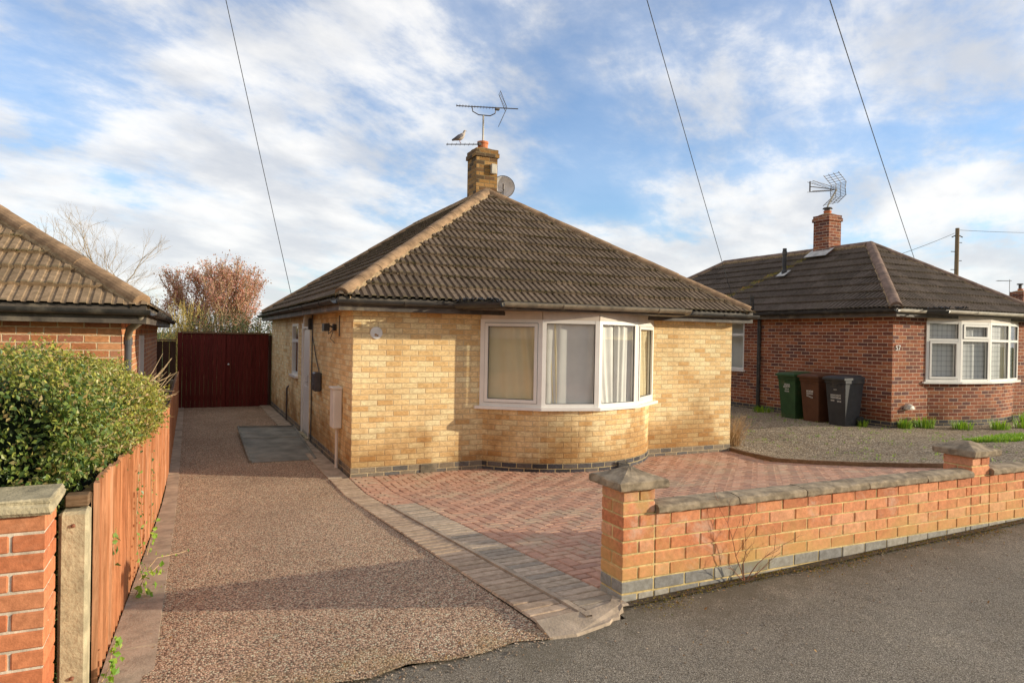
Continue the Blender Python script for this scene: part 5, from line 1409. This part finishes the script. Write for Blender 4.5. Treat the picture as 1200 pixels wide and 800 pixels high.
def tree(name, label, base, heights, m_b, leaf=None, nleaf=0, size=.06, stems=1, **kw):
    t = empty(name, base, label, 'tree'); mb = MB(); tips = []
    for s_ in range(stems):
        a = random.uniform(0,6.28); sp_ = .34 if stems > 1 else .05
        grow(mb, tips, Vector(base)+Vector((math.cos(a)*.15*(stems>1),math.sin(a)*.15*(stems>1),-.1)), Vector((math.cos(a)*sp_,math.sin(a)*sp_,1)).normalized(), heights[0], heights[1], heights[2], **kw)
    part('trunk', mb, m_b, t)
    if leaf:
        T = np.array([tuple(x) for x in tips]); ii = rng.integers(0,len(T),nleaf); P = T[ii]+rng.normal(0,size*1.6,(nleaf,3)); mb = MB()
        leaf_cloud(mb, P, np.tile(np.array([[0,0,1.]]),(nleaf,1)), size, 1.5, 1.5); part('crown', mb, leaf, t, recalc=False)
    return t
random.seed(21)
tree('plum_tree', 'bushy many-stemmed tree with pinkish red blossom behind the red gates', (-.75,25,-.1), (1.95,.07,4), m_barkp, m_blos, 22000, .058, stems=9, spread=.38, up=.18, lf=.70)
random.seed(5)
tree('bare_tree', 'leafless tree with fine spreading twigs behind the left bungalow roof', (-6.8,34,-.2), (2.85,.085,7), m_barkp, None, 0, .05, stems=2, spread=.50, up=.10, lf=.72, nb=(2,2))
def stembush(name, label, base, h, w_, n, m_s, leaf=None, nl=0, size=.04, cat='bush'):
    t = empty(name, base, label, cat); mb = MB(); P = []
    for k in range(n):
        b = Vector(base)+Vector((random.gauss(0,w_*.25),random.gauss(0,w_*.25),-.1)); q = b+Vector((random.gauss(0,w_*.35),random.gauss(0,w_*.3),h*random.uniform(.6,1.05)))
        mid = b.lerp(q,.5)+Vector((random.gauss(0,.08),0,.05)); mb.tube([b,mid,q],[.02,.013,.004],4,False)
        for m_ in range(5):
            c = b.lerp(q, random.uniform(.35,.95)); mb.tube([c,c+Vector((random.gauss(0,.15),random.gauss(0,.15),random.uniform(.15,.5)))],[.008,.003],3,False)
        for m_ in range(int(nl/n)): c = b.lerp(q, random.random()**.6); P.append((c.x+random.gauss(0,.16),c.y+random.gauss(0,.16),c.z+random.gauss(0,.14)))
    part('stems', mb, m_s, t)
    if leaf: mb = MB(); leaf_cloud(mb, np.array(P), np.tile(np.array([[0,0,1.]]),(len(P),1)), size, 1.5, 1.5); part('foliage', mb, leaf, t, recalc=False)
stembush('willow_bush', 'upright yellow-twigged willow bush just left of the pink tree', (-2.2,22.5,0), 3.3, 1.0, 80, m_willow, m_olive, 1600, .035)
stembush('willow_bush', 'paler low yellow bush between the left bungalow eaves and the willow', (-4.1,27,0), 3.6, 2.2, 110, m_willow, m_olive, 2600, .045)
stembush('evergreen_bush', 'dark green undergrowth below the pink tree on the right, above the gates', (.75,21.5,0), 2.75, 1.9, 90, m_bark, m_evg, 9000, .055)
stembush('evergreen_bush', 'dark green undergrowth below the pink tree, at its stems', (-.9,22.2,0), 2.9, 1.9, 80, m_bark, m_evg, 5000, .055)
stembush('evergreen_bush', 'low round dark green bush right of the left bungalow eaves', (-3.6,19.5,0), 2.35, 1.0, 50, m_bark, m_evg, 4500, .05)
for k, (x, y) in enumerate(((-12,46),(-4,55),(4,60),(13,58),(-20,50),(24,62),(36,60),(50,55))):
    pass

# ------------------------------------------------------------------ world: Nishita sky with thin broken cloud
SUN_EL, SUN_AZ = R(12.3), R(118)
w = NT('World', world=True); sc.world = w.m; w.n.clear()
sky = w.node('ShaderNodeTexSky'); sky.sky_type = 'NISHITA'; sky.sun_disc = False; sky.sun_elevation = SUN_EL; sky.sun_rotation = SUN_AZ; sky.air_density = 1.0; sky.dust_density = .6; sky.ozone_density = 2.2
bg = w.node('ShaderNodeBackground', {'Color': w.mix(1, sky.outputs[0], (1.10,1.38,1.70), 'MULTIPLY'), 'Strength': .15})
dirn = w.n.new('ShaderNodeTexCoord').outputs['Generated']; s3 = w.sep(dirn)
zz = w.math('ADD', w.math('MAXIMUM', s3[2], 0), .24)
px, py = w.math('DIVIDE', s3[0], zz), w.math('DIVIDE', s3[1], zz)
ang = R(35); rx = w.math('ADD', w.math('MULTIPLY', px, math.cos(ang)), w.math('MULTIPLY', py, math.sin(ang))); ry = w.math('SUBTRACT', w.math('MULTIPLY', py, math.cos(ang)), w.math('MULTIPLY', px, math.sin(ang)))
v1 = w.comb(w.math('MULTIPLY', rx, 1.15), w.math('MULTIPLY', ry, 1.3), 6.2)
n1 = w.noise(v1, 1.5, 10, .60, .12); n2 = w.noise(w.comb(w.math('MULTIPLY', rx, .8), w.math('MULTIPLY', ry, 1.5), 9.1), 3.6, 8, .62, .3)
n3 = w.noise(w.comb(rx, ry, 1.3), .55, 4, .5)
cov = w.math('ADD', w.math('ADD', w.math('MULTIPLY', n1, .62), w.math('MULTIPLY', n2, .22)), w.math('MULTIPLY', n3, .30))
hz = w.math('SUBTRACT', 1, w.step(s3[2], .0, .30))
cov = w.math('ADD', cov, w.math('MULTIPLY', hz, .09))
mask = w.math('ADD', .17, w.math('MULTIPLY', w.math('ADD', w.math('MULTIPLY', w.step(cov, .455, .67), .68), w.math('MULTIPLY', w.step(cov, .53, .61), .32)), .83))
# contrails: thin great-circle bands
def trail(nv, wd, a, b, k):
    nv = Vector(nv).normalized(); d_ = w.math('ADD', w.math('ADD', w.math('MULTIPLY', s3[0], nv.x), w.math('MULTIPLY', s3[1], nv.y)), w.math('MULTIPLY', s3[2], nv.z))
    d_ = w.math('ADD', d_, w.math('MULTIPLY', w.math('SUBTRACT', w.noise(dirn, 9, 4), .5), .010))
    l_ = w.math('SUBTRACT', 1, w.step(w.math('ABSOLUTE', d_), wd*.2, wd)); return w.math('MULTIPLY', w.math('MULTIPLY', l_, w.math('MULTIPLY', w.step(s3[0], a, b), 1)), k)
tr = w.math('MAXIMUM', w.math('MAXIMUM', trail((.3926,0,-.9197), .010, .58, .72, .55), trail((.3903,.0157,-.9205), .0035, .56, .64, .28)), trail((.3762,.0724,-.9237), .012, .74, .80, .4))
mask = w.math('MAXIMUM', mask, tr)
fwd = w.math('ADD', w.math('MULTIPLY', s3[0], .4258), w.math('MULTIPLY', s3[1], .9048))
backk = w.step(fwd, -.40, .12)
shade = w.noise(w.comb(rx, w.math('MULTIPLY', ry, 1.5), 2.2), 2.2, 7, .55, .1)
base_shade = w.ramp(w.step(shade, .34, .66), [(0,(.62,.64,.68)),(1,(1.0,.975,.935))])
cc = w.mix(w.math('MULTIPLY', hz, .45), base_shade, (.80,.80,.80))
cc = w.mix(backk, w.mix(1, cc, (.84,.78,.71), 'MULTIPLY'), cc)  # cloud behind the camera dimmed and warmed to set the ambient light
mask = w.math('MAXIMUM', mask, w.math('MULTIPLY', w.math('SUBTRACT', 1, backk), .75))  # extra unseen cloud cover added behind the camera for its ambient light
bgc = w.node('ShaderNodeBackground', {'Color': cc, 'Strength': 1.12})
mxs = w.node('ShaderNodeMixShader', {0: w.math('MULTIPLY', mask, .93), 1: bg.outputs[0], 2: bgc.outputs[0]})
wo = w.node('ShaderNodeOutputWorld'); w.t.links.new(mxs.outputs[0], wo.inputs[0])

# ------------------------------------------------------------------ sun and camera
ld = bpy.data.lights.new('sun', 'SUN'); ld.energy = 5.0; ld.angle = R(.6); ld.color = (1,.90,.70)
lo = bpy.data.objects.new('sun', ld); COL.objects.link(lo)
sd = Vector((math.cos(SUN_EL)*math.sin(SUN_AZ), math.cos(SUN_EL)*math.cos(SUN_AZ), math.sin(SUN_EL)))
lo.rotation_euler = sd.to_track_quat('Z','Y').to_euler(); lo.location = (8,-6,6)
A_, PHI, PT = R(25.2), R(1.03), R(.37)
f = Vector((math.sin(A_)*math.cos(PT), math.cos(A_)*math.cos(PT), -math.sin(PT)))
R0 = Vector((math.cos(A_), -math.sin(A_), 0)); U0 = R0.cross(f)
r_ = R0*math.cos(PHI)+U0*math.sin(PHI); u_ = -R0*math.sin(PHI)+U0*math.cos(PHI)
M_ = Matrix(((r_.x,u_.x,-f.x,CX[0]),(r_.y,u_.y,-f.y,CX[1]),(r_.z,u_.z,-f.z,CX[2]),(0,0,0,1)))
cd = bpy.data.cameras.new('camera'); co = bpy.data.objects.new('camera', cd); COL.objects.link(co); co.matrix_world = M_
cd.sensor_width = 36; cd.lens = 36*803/1200; cd.clip_start = .05; cd.clip_end = 3000; sc.camera = co
sc.view_settings.view_transform = 'Standard'; sc.view_settings.look = 'None'; sc.view_settings.exposure = 0; sc.view_settings.gamma = 1
sc.cycles.max_bounces = 6; sc.cycles.transparent_max_bounces = 12; sc.cycles.caustics_reflective = False; sc.cycles.caustics_refractive = False
for o in bpy.data.objects:
    if 'org' in o: del o['org']
